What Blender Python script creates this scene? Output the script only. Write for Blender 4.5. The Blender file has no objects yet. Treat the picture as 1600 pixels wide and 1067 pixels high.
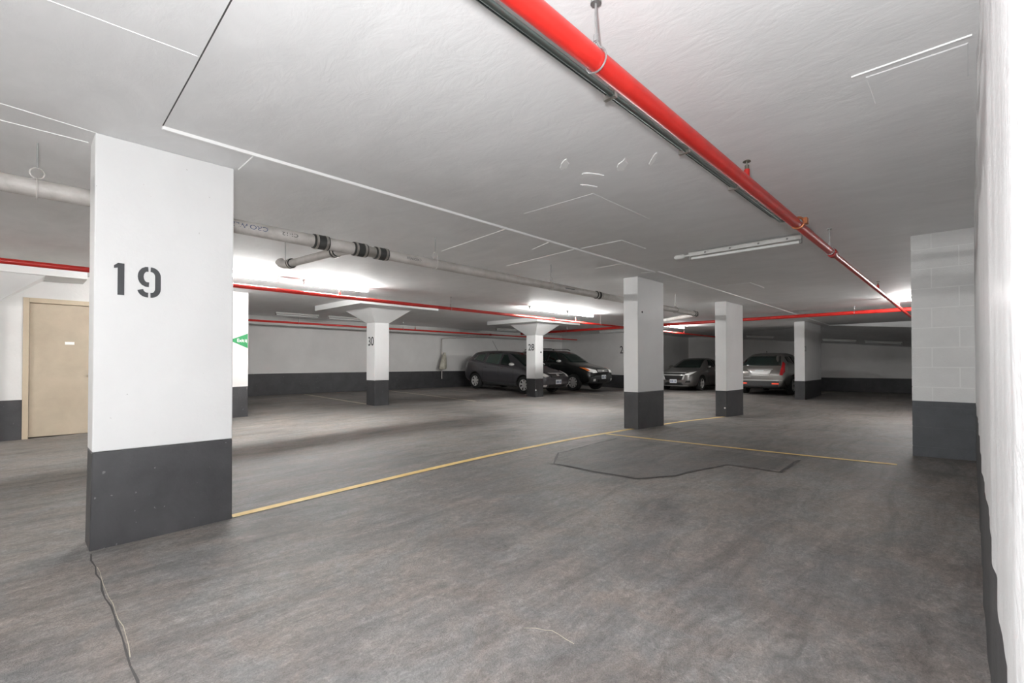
import bpy, bmesh, math, random
import numpy as np
from mathutils import Vector, Matrix
from mathutils.bvhtree import BVHTree

random.seed(7)
S = bpy.context.scene
COL = S.collection
R = math.radians

# ------------------------------------------------------------------ camera, world, exposure
EYE = 1.16
FPX = 746.8                      # focal length in pixels of the 1600 wide frame
YAW = R(43.754)                  # the aisle (+X) lies this far right of the view direction
PITCH = R(0.7)
cam = bpy.data.cameras.new('camera')
cam.sensor_width = 36.0
cam.lens = FPX * 36.0 / 1600.0
cam.shift_y = (558.88 - 533.5) / 1600.0
cam.clip_start = 0.02
cam.clip_end = 200
camo = bpy.data.objects.new('camera', cam)
COL.objects.link(camo)
camo.location = (0, 0, EYE)
fwd = Vector((math.cos(YAW) * math.cos(PITCH), math.sin(YAW) * math.cos(PITCH), math.sin(PITCH)))
camo.rotation_euler = fwd.to_track_quat('-Z', 'Y').to_euler()
S.camera = camo

world = bpy.data.worlds.new('world')
S.world = world
world.use_nodes = True
world.node_tree.nodes['Background'].inputs[0].default_value = (0.9, 0.95, 1.0, 1)
world.node_tree.nodes['Background'].inputs[1].default_value = 0.0

S.view_settings.view_transform = 'Standard'
S.view_settings.look = 'None'
S.view_settings.gamma = 1.0
S.view_settings.use_curve_mapping = False
S.view_settings.exposure = 0.25
TUBE_POWER = 430.0               # radiance of the lit fluorescent tubes

# the photographer's flash, held up beside the lens
fl = bpy.data.lights.new('camera_flash', 'POINT')
fl.energy = 240.0
fl.shadow_soft_size = 0.05
fl.color = (0.96, 0.98, 1.0)
flo = bpy.data.objects.new('camera_flash', fl)
COL.objects.link(flo)
flo.location = (-0.12, 0.075, 1.54)

ZC = 2.61                        # underside of the slab
XL, XE = -7.0, 26.0              # room ends along the aisle
YR, YB = -0.045, 15.43           # right wall, back wall

# ------------------------------------------------------------------ materials
def mat(name, color, rough=0.6, metal=0.0, spec=0.5, coat=0.0, emit=None, estr=0.0):
    m = bpy.data.materials.new(name)
    m.use_nodes = True
    b = m.node_tree.nodes['Principled BSDF']
    b.inputs['Base Color'].default_value = (*color, 1)
    b.inputs['Roughness'].default_value = rough
    b.inputs['Metallic'].default_value = metal
    b.inputs['Specular IOR Level'].default_value = spec
    b.inputs['Coat Weight'].default_value = coat
    if emit:
        b.inputs['Emission Color'].default_value = (*emit, 1)
        b.inputs['Emission Strength'].default_value = estr
    return m

def nz(nt, coord, scale, detail=5, rough=0.55, dist=0.0, stretch=None, rot=0.0):
    n = nt.nodes.new('ShaderNodeTexNoise')
    n.inputs['Scale'].default_value = scale
    n.inputs['Detail'].default_value = detail
    n.inputs['Roughness'].default_value = rough
    n.inputs['Distortion'].default_value = dist
    if stretch:
        mp = nt.nodes.new('ShaderNodeMapping')
        mp.inputs['Scale'].default_value = stretch
        mp.inputs['Rotation'].default_value = (0, 0, rot)
        nt.links.new(coord, mp.inputs['Vector'])
        coord = mp.outputs['Vector']
    nt.links.new(coord, n.inputs['Vector'])
    return n.outputs['Fac']

def ramp(nt, fac, stops):
    r = nt.nodes.new('ShaderNodeValToRGB')
    e = r.color_ramp.elements
    while len(e) < len(stops):
        e.new(0.5)
    for i, (p, c) in enumerate(stops):
        e[i].position = p
        e[i].color = (*c, 1) if len(c) == 3 else c
    nt.links.new(fac, r.inputs['Fac'])
    return r.outputs['Color']

def mix(nt, a, b, fac, mode='MIX'):
    n = nt.nodes.new('ShaderNodeMix')
    n.data_type = 'RGBA'
    n.blend_type = mode
    for sock, v in ((6, a), (7, b), (0, fac)):
        if hasattr(v, 'links') or hasattr(v, 'is_linked'):
            nt.links.new(v, n.inputs[sock])
        elif sock == 0:
            n.inputs[0].default_value = v
        else:
            n.inputs[sock].default_value = (*v, 1)
    return n.outputs[2]

def paint(name, c0, c1, scale=2.0, rough=0.55, bump=0.15, bscale=40, speck=None, stretch=None, chip=0.735):
    """painted concrete: blotchy tone, fine relief, optional chips"""
    m = mat(name, c0, rough)
    nt = m.node_tree
    b = nt.nodes['Principled BSDF']
    tc = nt.nodes.new('ShaderNodeTexCoord').outputs['Object']
    f = nz(nt, tc, scale, 6, 0.6, 0.3, stretch)
    col = ramp(nt, f, [(0.3, c0), (0.72, c1)])
    if speck:
        s = nz(nt, tc, 26, 3, 0.5)
        k = ramp(nt, s, [(chip, (0, 0, 0)), (chip + 0.025, (1, 1, 1))])
        col = mix(nt, col, speck, k)
    nt.links.new(col, b.inputs['Base Color'])
    bf = nz(nt, tc, bscale, 4, 0.6)
    bn = nt.nodes.new('ShaderNodeBump')
    bn.inputs['Strength'].default_value = bump
    bn.inputs['Distance'].default_value = 0.01
    nt.links.new(bf, bn.inputs['Height'])
    nt.links.new(bn.outputs['Normal'], b.inputs['Normal'])
    return m

M = {}
M['white'] = paint('white_paint', (0.69, 0.69, 0.685), (0.75, 0.75, 0.745), 1.3, 0.5, 0.12, 30, (0.45, 0.44, 0.42))
M['whitewall'] = paint('white_wall_paint', (0.60, 0.59, 0.575), (0.70, 0.69, 0.675), 0.9, 0.6, 0.2, 25)
M['block'] = paint('block_paint', (0.66, 0.66, 0.65), (0.74, 0.74, 0.73), 3.0, 0.6, 0.5, 90)
M['roughwall'] = paint('rough_wall_paint', (0.58, 0.58, 0.58), (0.68, 0.68, 0.68), 3.0, 0.4, 0.25, 30)
M['black'] = paint('black_paint', (0.028, 0.028, 0.030), (0.05, 0.05, 0.052), 4.0, 0.5, 0.25, 40, (0.14, 0.14, 0.14), None, 0.70)
M['slate'] = paint('slate_paint', (0.045, 0.05, 0.056), (0.07, 0.075, 0.082), 4.0, 0.5, 0.35, 70)
M['stencil'] = mat('stencil_paint', (0.035, 0.037, 0.04), 0.6)
M['red'] = paint('red_pipe_paint', (0.50, 0.018, 0.014), (0.62, 0.03, 0.022), 6.0, 0.32, 0.05, 30)
M['redfit'] = mat('red_fitting_paint', (0.42, 0.02, 0.018), 0.4)
M['copperband'] = mat('clamp_copper', (0.55, 0.20, 0.09), 0.4, 0.6)
M['iron'] = paint('cast_iron_pipe', (0.40, 0.375, 0.35), (0.56, 0.53, 0.505), 9.0, 0.45, 0.2, 60)
M['rubber'] = mat('rubber_sleeve', (0.035, 0.035, 0.033), 0.6)
M['steel'] = mat('steel_clamp', (0.55, 0.53, 0.5), 0.3, 0.9)
M['rod'] = mat('zinc_rod', (0.42, 0.42, 0.42), 0.4, 0.8)
M['brass'] = mat('sprinkler_brass', (0.20, 0.20, 0.17), 0.4, 0.8)
M['conduit'] = mat('conduit_metal', (0.20, 0.255, 0.245), 0.35, 0.7)
M['conduit_dark'] = mat('cable_sheath', (0.02, 0.035, 0.032), 0.5)
M['pipeprint'] = mat('pipe_print_blue', (0.06, 0.08, 0.16), 0.6)
M['pipeprint2'] = mat('pipe_print_black', (0.05, 0.05, 0.05), 0.6)
M['fixture'] = mat('fixture_enamel', (0.72, 0.72, 0.70), 0.4)
M['tube_off'] = mat('tube_glass_off', (0.80, 0.81, 0.80), 0.15)
M['tube_on'] = mat('tube_glass_lit', (0.9, 0.9, 0.9), 0.3, emit=(0.99, 0.99, 0.975), estr=TUBE_POWER)
M['socket'] = mat('lamp_socket', (0.25, 0.25, 0.24), 0.5)
M['yellow'] = paint('yellow_line_paint', (0.70, 0.46, 0.13), (0.84, 0.62, 0.26), 7.0, 0.6, 0.3, 60)
M['cream'] = paint('faded_line_paint', (0.40, 0.36, 0.28), (0.60, 0.54, 0.42), 7.0, 0.6, 0.3, 60)
M['door'] = paint('tan_door_paint', (0.40, 0.335, 0.25), (0.47, 0.395, 0.30), 3.0, 0.45, 0.1, 60)
M['doorframe'] = paint('tan_frame_paint', (0.45, 0.37, 0.265), (0.52, 0.43, 0.315), 3.0, 0.45, 0.1, 60)
M['plate'] = mat('white_plate', (0.9, 0.9, 0.88), 0.4)
M['green'] = mat('exit_green', (0.0, 0.20, 0.055), 0.5)
M['mortar'] = mat('painted_mortar', (0.78, 0.78, 0.77), 0.6)
M['joint'] = mat('dark_joint', (0.06, 0.058, 0.055), 0.9)
M['ridge'] = mat('ceiling_ridge_paint', (0.93, 0.93, 0.92), 0.6)
M['bag'] = paint('translucent_bag', (0.34, 0.32, 0.25), (0.52, 0.50, 0.42), 20, 0.35, 0.6, 30)

# ceiling
m = M['ceiling'] = mat('ceiling_paint', (0.72, 0.72, 0.71), 0.7)
nt = m.node_tree
tc = nt.nodes.new('ShaderNodeTexCoord').outputs['Object']
f1 = nz(nt, tc, 0.55, 5, 0.6, 0.6)
f2 = nz(nt, tc, 3.5, 4, 0.65, 0.8, (1, 0.45, 1), 0.6)
c1 = ramp(nt, f1, [(0.3, (0.83, 0.83, 0.83)), (0.7, (0.90, 0.90, 0.90))])
c2 = ramp(nt, f2, [(0.35, (0.93, 0.93, 0.93)), (0.7, (1, 1, 1))])
nt.links.new(mix(nt, c1, c2, 1.0, 'MULTIPLY'), nt.nodes['Principled BSDF'].inputs['Base Color'])
bn = nt.nodes.new('ShaderNodeBump'); bn.inputs['Strength'].default_value = 0.3; bn.inputs['Distance'].default_value = 0.012
nt.links.new(nz(nt, tc, 9, 5, 0.65, 0.5, (1, 0.5, 1), 0.5), bn.inputs['Height'])
nt.links.new(bn.outputs['Normal'], nt.nodes['Principled BSDF'].inputs['Normal'])

# floor
m = M['floor'] = mat('garage_floor', (0.2, 0.19, 0.18), 0.6)
nt = m.node_tree
bs = nt.nodes['Principled BSDF']
tc = nt.nodes.new('ShaderNodeTexCoord').outputs['Object']
big = nz(nt, tc, 0.35, 4, 0.6, 0.7)
streak = nz(nt, tc, 1.6, 6, 0.70, 1.4, (0.45, 1.9, 1), 0.45)
streak2 = nz(nt, tc, 5.0, 6, 0.75, 2.2, (0.6, 1.7, 1), 0.75)
grit = nz(nt, tc, 24, 4, 0.78, 1.0)
fine = nz(nt, tc, 130, 2, 0.8)
hue = nz(nt, tc, 2.3, 4, 0.7, 1.0)
cbig = ramp(nt, big, [(0.30, (0.125, 0.120, 0.116)), (0.52, (0.192, 0.182, 0.173)), (0.75, (0.245, 0.231, 0.219))])
chue = ramp(nt, hue, [(0.35, (0.97, 1.0, 1.02)), (0.62, (1.06, 0.98, 0.93))])
cst = ramp(nt, streak, [(0.28, (0.50, 0.50, 0.51)), (0.5, (1.0, 1.0, 1.0)), (0.72, (1.35, 1.32, 1.30))])
cst2 = ramp(nt, streak2, [(0.30, (0.60, 0.59, 0.58)), (0.52, (1.0, 1.0, 1.0)), (0.72, (1.35, 1.34, 1.33))])
cgr = ramp(nt, grit, [(0.30, (0.66, 0.66, 0.66)), (0.52, (1.0, 1.0, 1.0)), (0.70, (1.30, 1.30, 1.30))])
cf = ramp(nt, fine, [(0.25, (0.65, 0.65, 0.65)), (0.75, (1.35, 1.35, 1.35))])
c = mix(nt, cbig, chue, 1.0, 'MULTIPLY')
c = mix(nt, c, cst, 0.85, 'MULTIPLY')
c = mix(nt, c, cst2, 0.85, 'MULTIPLY')
c = mix(nt, c, cgr, 0.9, 'MULTIPLY')
c = mix(nt, c, cf, 0.8, 'MULTIPLY')
scuff = nz(nt, tc, 7.0, 6, 0.8, 3.0, (0.5, 1.6, 1), 0.6)
ks = ramp(nt, scuff, [(0.60, (0, 0, 0)), (0.72, (0.55, 0.55, 0.55))])
c = mix(nt, c, (0.37, 0.35, 0.335), ks)
kd = ramp(nt, scuff, [(0.30, (0.6, 0.6, 0.6)), (0.40, (0, 0, 0))])
c = mix(nt, c, (0.075, 0.072, 0.07), kd)
oil = nz(nt, tc, 0.9, 4, 0.65, 0.8)
ko = ramp(nt, oil, [(0.60, (0, 0, 0)), (0.76, (0.65, 0.65, 0.65))])
c = mix(nt, c, (0.06, 0.056, 0.053), ko)
nt.links.new(c, bs.inputs['Base Color'])
rr = ramp(nt, streak2, [(0.3, (0.50,) * 3), (0.7, (0.72,) * 3)])
nt.links.new(rr, bs.inputs['Roughness'])
hm = mix(nt, streak2, fine, 0.35)
bn = nt.nodes.new('ShaderNodeBump'); bn.inputs['Strength'].default_value = 0.6; bn.inputs['Distance'].default_value = 0.02
nt.links.new(hm, bn.inputs['Height'])
nt.links.new(bn.outputs['Normal'], bs.inputs['Normal'])

m = M['patch'] = M['floor'].copy()
m.name = 'floor_patch_asphalt'
nt = m.node_tree
bs = nt.nodes['Principled BSDF']
src = bs.inputs['Base Color'].links[0].from_socket
nt.links.new(mix(nt, src, (0.74, 0.74, 0.74), 1.0, 'MULTIPLY'), bs.inputs['Base Color'])
m = M['patchedge'] = mat('patch_seam_tar', (0.045, 0.043, 0.04), 0.7)

# ------------------------------------------------------------------ mesh helpers
class MB:
    """collects faces; build() links them as ONE mesh object"""
    def __init__(s):
        s.v, s.f, s.m = [], [], []
    def add(s, vs, fs, mi=0):
        o = len(s.v)
        s.v += [tuple(p) for p in vs]
        s.f += [tuple(i + o for i in f) for f in fs]
        s.m += [mi] * len(fs)
        return s
    def box(s, x0, x1, y0, y1, z0, z1, mi=0):
        return s.add([(x0, y0, z0), (x1, y0, z0), (x1, y1, z0), (x0, y1, z0), (x0, y0, z1), (x1, y0, z1), (x1, y1, z1), (x0, y1, z1)],
                     [(3, 2, 1, 0), (4, 5, 6, 7), (0, 1, 5, 4), (1, 2, 6, 5), (2, 3, 7, 6), (3, 0, 4, 7)], mi)
    def frustum(s, a, za, b, zb, mi=0):
        """a, b = (x0,x1,y0,y1) rectangles at heights za, zb"""
        vs = [(r[i], r[j], z) for r, z in ((a, za), (b, zb)) for i, j in ((0, 2), (1, 2), (1, 3), (0, 3))]
        return s.add(vs, [(3, 2, 1, 0), (4, 5, 6, 7), (0, 1, 5, 4), (1, 2, 6, 5), (2, 3, 7, 6), (3, 0, 4, 7)], mi)
    def tube(s, pts, r, n=12, mi=0, caps=True):
        """round tube through points; r number or list"""
        pts = [Vector(p) for p in pts]
        rs = r if isinstance(r, (list, tuple)) else [r] * len(pts)
        vs = []
        prev = None
        for i, p in enumerate(pts):
            d = (pts[min(i + 1, len(pts) - 1)] - pts[max(i - 1, 0)]).normalized()
            if prev is None:
                u = d.orthogonal().normalized()
            else:
                u = (prev - d * prev.dot(d)).normalized()
            prev = u
            w = d.cross(u)
            for k in range(n):
                a = 2 * math.pi * k / n
                vs.append(p + (u * math.cos(a) + w * math.sin(a)) * rs[i])
        fs = []
        for i in range(len(pts) - 1):
            for k in range(n):
                a, b = i * n + k, i * n + (k + 1) % n
                fs.append((a, b, b + n, a + n))
        if caps:
            fs.append(tuple(range(n))[::-1])
            fs.append(tuple((len(pts) - 1) * n + k for k in range(n)))
        return s.add(vs, fs, mi)
    def ring(s, c, axis, R_, r, n=16, k=6, mi=0):
        c = Vector(c); d = Vector(axis).normalized(); u = d.orthogonal().normalized(); w = d.cross(u)
        vs, fs = [], []
        for i in range(n):
            a = 2 * math.pi * i / n
            e = u * math.cos(a) + w * math.sin(a)
            for j in range(k):
                b = 2 * math.pi * j / k
                vs.append(c + e * (R_ + r * math.cos(b)) + d * (r * math.sin(b)))
        for i in range(n):
            for j in range(k):
                fs.append((i * k + j, i * k + (j + 1) % k, ((i + 1) % n) * k + (j + 1) % k, ((i + 1) % n) * k + j))
        return s.add(vs, fs, mi)
    def build(s, name, mats, parent=None, smooth=False, loc=None, bevel=0.0):
        me = bpy.data.meshes.new(name)
        me.from_pydata(s.v, [], s.f)
        for x in (mats if isinstance(mats, (list, tuple)) else [mats]):
            me.materials.append(M[x] if isinstance(x, str) else x)
        me.polygons.foreach_set('material_index', s.m)
        bm = bmesh.new(); bm.from_mesh(me)
        bmesh.ops.recalc_face_normals(bm, faces=bm.faces)
        bm.to_mesh(me); bm.free()
        if smooth:
            me.polygons.foreach_set('use_smooth', [True] * len(me.polygons))
            try:
                me.set_sharp_from_angle(angle=R(40))
            except Exception:
                pass
        o = bpy.data.objects.new(name, me)
        COL.objects.link(o)
        if parent:
            o.parent = parent
        if loc:
            o.location = loc
        if bevel:
            b = o.modifiers.new('bevel', 'BEVEL'); b.width = bevel; b.segments = 2; b.limit_method = 'ANGLE'
        return o

def tag(o, label, cat=None, group=None, kind=None):
    if label: o['label'] = label
    if cat: o['category'] = cat
    if group: o['group'] = group
    if kind: o['kind'] = kind
    return o

def root(name, loc, label, cat, rz=0.0, group=None):
    o = bpy.data.objects.new(name, None)
    o.empty_display_size = 0.1
    COL.objects.link(o)
    o.location = loc
    o.rotation_euler = (0, 0, rz)
    return tag(o, label, cat, group)

def struct(o, label, cat=None):
    o['kind'] = 'structure'
    o['label'] = label
    if cat: o['category'] = cat
    return o

def text_part(name, body, size, matname, parent, loc, rot, wscale=1.0, depth=0.0015, bold=0.0):
    cu = bpy.data.curves.new(name, 'FONT')
    cu.body = body
    cu.size = size
    cu.align_x = 'CENTER'; cu.align_y = 'CENTER'
    cu.extrude = depth
    cu.offset = bold
    tmp = bpy.data.objects.new(name + '_curve', cu)
    COL.objects.link(tmp)
    dg = bpy.context.evaluated_depsgraph_get()
    me = bpy.data.meshes.new_from_object(tmp.evaluated_get(dg))
    bpy.data.objects.remove(tmp)
    bpy.data.curves.remove(cu)
    me.name = name
    me.materials.clear(); me.materials.append(M[matname])
    o = bpy.data.objects.new(name, me)
    COL.objects.link(o)
    o.parent = parent
    o.location = loc
    o.rotation_euler = rot
    o.scale = (wscale, 1, 1)
    return o

FACE_MY = (R(90), 0, 0)            # lettering read from -Y
FACE_MX = (R(90), 0, R(-90))       # lettering read from -X

# ------------------------------------------------------------------ floor level (the slab is uneven and falls to drains)
CTRL = np.array([
    (0.7, 3.95, 0.00), (1.13, 3.95, 0.02), (7.2, 4.0, 0.066), (8.05, 3.97, 0.06), (11.45, 4.1, -0.077), (12.6, 4.1, -0.115),
    (19.0, 4.2, -0.08), (21.4, 4.2, -0.03), (7.06, 0.35, 0.11), (7.08, 0.0, 0.14), (3.3, 10.7, 0.076), (0.1, 10.7, -0.03),
    (4.8, 15.4, 0.19), (13.0, 15.4, 0.195), (6.33, 10.7, 0.13), (12.4, 10.8, 0.03), (12.65, 14.2, 0.17), (12.65, 11.55, 0.08),
    (15.9, 11.8, 0.05), (26.0, 5.0, -0.11), (26.0, 1.8, -0.09), (0.0, 0.0, 0.0), (2.0, 2.0, 0.02), (3.28, 3.98, 0.09),
    (6.2, 3.98, 0.10), (6.35, 0.5, 0.115), (3.0, 0.0, 0.03), (0.3, 2.3, 0.0), (20.8, 8.4, -0.02), (20.6, 4.9, -0.06),
    (19.9, 12.0, 0.0), (-7, 0, 0.0), (-7, 15, 0.0), (-3, 4, 0.0), (26, 11, -0.03), (19.9, 15.4, 0.1), (14, 0.5, -0.05), (13, 7.5, -0.03)])
def _phi(r):
    return np.sqrt(r * r + 1.0)
_D = np.linalg.norm(CTRL[:, None, :2] - CTRL[None, :, :2], axis=2)
_n = len(CTRL)
_A = np.zeros((_n + 1, _n + 1)); _A[:_n, :_n] = -_phi(_D) + np.eye(_n) * 0.12; _A[:_n, _n] = 1; _A[_n, :_n] = 1
_W = np.linalg.solve(_A, np.append(CTRL[:, 2], 0))
def fz(x, y):
    d = np.sqrt((CTRL[:, 0] - x) ** 2 + (CTRL[:, 1] - y) ** 2)
    return float(-_phi(d) @ _W[:_n] + _W[_n])

def strip(pts, width, lift=0.004, seg=0.35):
    """flat ribbon that follows the floor through (x,y) points"""
    mb = MB()
    P = []
    for (a, b) in zip(pts[:-1], pts[1:]):
        L = math.hypot(b[0] - a[0], b[1] - a[1]); k = max(1, int(L / seg))
        for i in range(k):
            P.append((a[0] + (b[0] - a[0]) * i / k, a[1] + (b[1] - a[1]) * i / k))
    P.append(pts[-1])
    vs = []
    for i, p in enumerate(P):
        a, b = P[max(i - 1, 0)], P[min(i + 1, len(P) - 1)]
        dx, dy = b[0] - a[0], b[1] - a[1]; L = math.hypot(dx, dy)
        w = width[i % len(width)] if isinstance(width, (list, tuple)) else width
        nx, ny = -dy / L * w / 2, dx / L * w / 2
        for s in (1, -1):
            x, y = p[0] + nx * s, p[1] + ny * s
            vs.append((x, y, fz(x, y) + lift))
    mb.add(vs, [(2 * i, 2 * i + 1, 2 * i + 3, 2 * i + 2) for i in range(len(P) - 1)])
    return mb

# ------------------------------------------------------------------ the room
mb = MB()
xs = np.arange(XL, XE + 0.01, 0.3); ys = np.arange(-0.3, YB + 0.35, 0.3)
mb.add([(x, y, fz(x, y)) for x in xs for y in ys],
       [(i * len(ys) + j, (i + 1) * len(ys) + j, (i + 1) * len(ys) + j + 1, i * len(ys) + j + 1) for i in range(len(xs) - 1) for j in range(len(ys) - 1)])
floor = struct(mb.build('floor', 'floor', smooth=True), 'worn grey concrete garage floor with trowel marks and stains', 'floor')

mb = MB(); mb.box(XL, XE + 0.3, YR - 0.25, YB + 0.3, ZC, ZC + 0.25)
ceiling = struct(mb.build('ceiling', 'ceiling'), 'flat painted concrete ceiling slab with seams and patches', 'ceiling')

# ramp underside over the far bays
def ramp_z(x, y):
    return 2.61 - 0.12 * (x - 21.2) - 0.085 * (3.92 - y)
yC = 3.92 + 0.12 * (XE - 21.2) / 0.085
tri = [(21.2, YR), (21.2, 3.92), (XE, yC), (XE, YR)]
mb = MB()
mb.add([(x, y, ramp_z(x, y)) for x, y in tri] + [(x, y, ZC + 0.001) for x, y in tri], [(0, 1, 2, 3), (0, 3, 7, 4), (4, 7, 6, 5), (0, 4, 5, 1), (3, 2, 6, 7)])
struct(mb.build('ceiling_ramp', 'ceiling'), 'sloping ramp underside dropping below the ceiling over the far bays', 'ceiling')

BAND = 0.62
def wall(name, a, b, thick, label, nseg=1, band=BAND, top=ZC, mats=('whitewall', 'black')):
    """upright wall from a to b (plan points); the face is on the left when walking a -> b reversed by thick sign"""
    mb = MB()
    dx, dy = b[0] - a[0], b[1] - a[1]; L = math.hypot(dx, dy)
    nx, ny = -dy / L * thick, dx / L * thick
    n = max(1, nseg)
    rows = []
    for i in range(n + 1):
        x, y = a[0] + dx * i / n, a[1] + dy * i / n
        f0 = fz(x, y)
        col = []
        for z in (f0 - 0.15, f0 + band, top):
            col.append((x, y, z))
        for z in (top, f0 - 0.15):
            col.append((x + nx, y + ny, z))
        rows.append(col)
    for i in range(n):
        A, B = rows[i], rows[i + 1]
        mb.add([A[0], B[0], B[1], A[1]], [(0, 1, 2, 3)], 1)
        mb.add([A[1], B[1], B[2], A[2]], [(0, 1, 2, 3)], 0)
        mb.add([A[2], B[2], B[3], A[3]], [(0, 1, 2, 3)], 0)
        mb.add([A[3], B[3], B[4], A[4]], [(0, 1, 2, 3)], 0)
    for Rw in (rows[0], rows[-1]):
        mb.add([Rw[0], Rw[1], (Rw[4][0], Rw[4][1], Rw[1][2]), Rw[4]], [(0, 1, 2, 3)], 1)
        mb.add([Rw[1], Rw[2], Rw[3], (Rw[3][0], Rw[3][1], Rw[1][2])], [(0, 1, 2, 3)], 0)
    o = mb.build(name, list(mats))
    # weld so the wall is one closed shell
    bm = bmesh.new(); bm.from_mesh(o.data)
    bmesh.ops.remove_doubles(bm, verts=bm.verts, dist=1e-5)
    bmesh.ops.recalc_face_normals(bm, faces=bm.faces)
    bm.to_mesh(o.data); bm.free()
    return struct(o, label, 'wall')

wall('wall_back', (3.3, YB), (19.95, YB), 0.25, 'long white back wall with a black lower band behind the parked cars', 24, band=0.66)
wall('wall_end', (19.9, 11.3), (19.9, YB), -0.25, 'white end wall with stencilled bay number beside the black crossover', 6)
wall('wall_recess', (19.9, 11.3), (XE, 11.3), 0.25, 'shaded side wall of the recessed bay beside the silver sedan', 8)
wall('wall_far', (XE, YR), (XE, 11.55), -0.25, 'far white wall with black lower band under the sloping ramp', 12)
wall('wall_left', (XL, YR), (XL, YB), 0.25, 'white wall closing the garage behind the viewpoint', 6)
# stair core with the tan door (solid block of masonry)
core_x = 3.34
DX0, DX1, DZ = 0.105, 1.02, 2.2       # rough door opening
mb = MB()
YD = 10.7
def core_face(x0, x1, z0=None):
    n = 4
    for i in range(n):
        xa, xb = x0 + (x1 - x0) * i / n, x0 + (x1 - x0) * (i + 1) / n
        fa, fb = fz(xa, YD), fz(xb, YD)
        mb.add([(xa, YD, fa - .15), (xb, YD, fb - .15), (xb, YD, fb + BAND), (xa, YD, fa + BAND)], [(0, 1, 2, 3)], 1)
        mb.add([(xa, YD, fa + BAND), (xb, YD, fb + BAND), (xb, YD, ZC), (xa, YD, ZC)], [(0, 1, 2, 3)], 0)
core_face(XL, DX0); core_face(DX1, core_x)
mb.add([(DX0, YD, DZ), (DX1, YD, DZ), (DX1, YD, ZC), (DX0, YD, ZC)], [(0, 1, 2, 3)], 0)
for x in (DX0, DX1):
    mb.add([(x, YD, -.2), (x, YD + .25, -.2), (x, YD + .25, DZ), (x, YD, DZ)], [(0, 1, 2, 3)], 0)
mb.add([(DX0, YD, DZ), (DX1, YD, DZ), (DX1, YD + .25, DZ), (DX0, YD + .25, DZ)], [(0, 1, 2, 3)], 0)
mb.add([(DX0, YD + .25, -.2), (DX1, YD + .25, -.2), (DX1, YD + .25, DZ), (DX0, YD + .25, DZ)], [(0, 1, 2, 3)], 0)
mb.add([(core_x, YD, -.2), (core_x, YB + .1, -.2), (core_x, YB + .1, ZC), (core_x, YD, ZC)], [(0, 1, 2, 3)], 0)
struct(mb.build('wall_core', ['whitewall', 'black']), 'white stair core wall with black lower band around the tan door', 'wall')

# right wall: uneven hand-rendered surface, the lens nearly touches it
def vnoise(x, seed):
    i = math.floor(x); t = x - i; t = t * t * (3 - 2 * t)
    def h(k):
        return math.sin(k * 127.1 + seed * 311.7) * 43758.5453 % 1.0
    return h(i) * (1 - t) + h(i + 1) * t
def wall_relief(x, z):
    return (0.010 * (vnoise(x * 2.3 + 0.12 * z, 1) - .5) + 0.009 * (vnoise(x * 6.1 + 0.12 * z, 2) - .5)
            + 0.0040 * (vnoise(x * 14 + 0.3 * z, 3) - .5) + 0.0030 * (vnoise(z * 5 + x * 2, 4) - .5) * vnoise(x * 9, 5))
xs = list(np.arange(XL, 0.2, 0.4)) + list(np.arange(0.2, 7.3, 0.03)) + list(np.arange(7.4, XE + .01, 0.6))
mb = MB()
rows = []
for x in xs:
    f0 = fz(x, 0) ; bt = f0 + BAND + 0.004 * math.sin(x * 5)
    zs = list(np.linspace(f0 - .15, bt, 8)) + list(np.linspace(bt, ZC, 24))[1:]
    rows.append([(x, YR + wall_relief(x, z), z) for z in zs])
nzr = len(rows[0])
for i in range(len(rows) - 1):
    A, B = rows[i], rows[i + 1]
    mb.add(A + B, [(j, j + 1, nzr + j + 1, nzr + j) for j in range(7)], 1)
    mb.add(A + B, [(j, j + 1, nzr + j + 1, nzr + j) for j in range(7, nzr - 1)], 0)
o = mb.build('wall_right', ['roughwall', 'black'])
bm = bmesh.new(); bm.from_mesh(o.data); bmesh.ops.remove_doubles(bm, verts=bm.verts, dist=1e-5); bmesh.ops.recalc_face_normals(bm, faces=bm.faces)
for f_ in bm.faces: f_.smooth = True
bm.to_mesh(o.data); bm.free()
struct(o, 'rough white rendered wall with black foot along the right edge', 'wall')

# block pilaster on the right wall
PX0, PX1, PY0, PY1 = 7.06, 7.46, YR, 0.475
pf = fz(PX0, 0.25)
mb = MB(); mb.box(PX0 + 0.005, PX1, PY0, PY1 - 0.004, pf - .1, pf + BAND, 1); mb.box(PX0 + 0.005, PX1, PY0, PY1 - 0.004, pf + BAND, ZC)
pil = struct(mb.build('wall_pilaster', ['mortar', 'slate']), 'painted concrete block pier with slate lower part projecting from right wall', 'wall')
bandz = pf + BAND
zr = 2.0 + 0.2206 * 2
rows_z = []
z = 2.0 + 0.2206 * 3
while z > pf - 0.2:
    rows_z.append((max(z - 0.2206, pf - 0.05), min(z, ZC))); z -= 0.2206
g = 0.005
for k, (z0, z1) in enumerate(rows_z):
    if z1 - z0 < 0.02: continue
    cut = 0.30 if k % 2 == 0 else 0.075
    for (y0, y1) in ((PY0 + .002, cut), (cut, PY1)):
        mb = MB()
        a0, a1 = y0 + g, (y1 - g if y1 < PY1 else y1)
        b0, b1 = z0 + g, z1 - g
        jut = random.uniform(0, 0.0015)
        if b0 < bandz < b1:
            mb.box(PX0 - jut, PX0 + .19, a0, a1, b0, bandz, 1); mb.box(PX0 - jut, PX0 + .19, a0, a1, bandz, b1, 0)
        else:
            mb.box(PX0 - jut, PX0 + .19, a0, a1, b0, b1, 1 if b1 <= bandz else 0)
        mb.build('block', ['block', 'slate'], pil)

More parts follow.
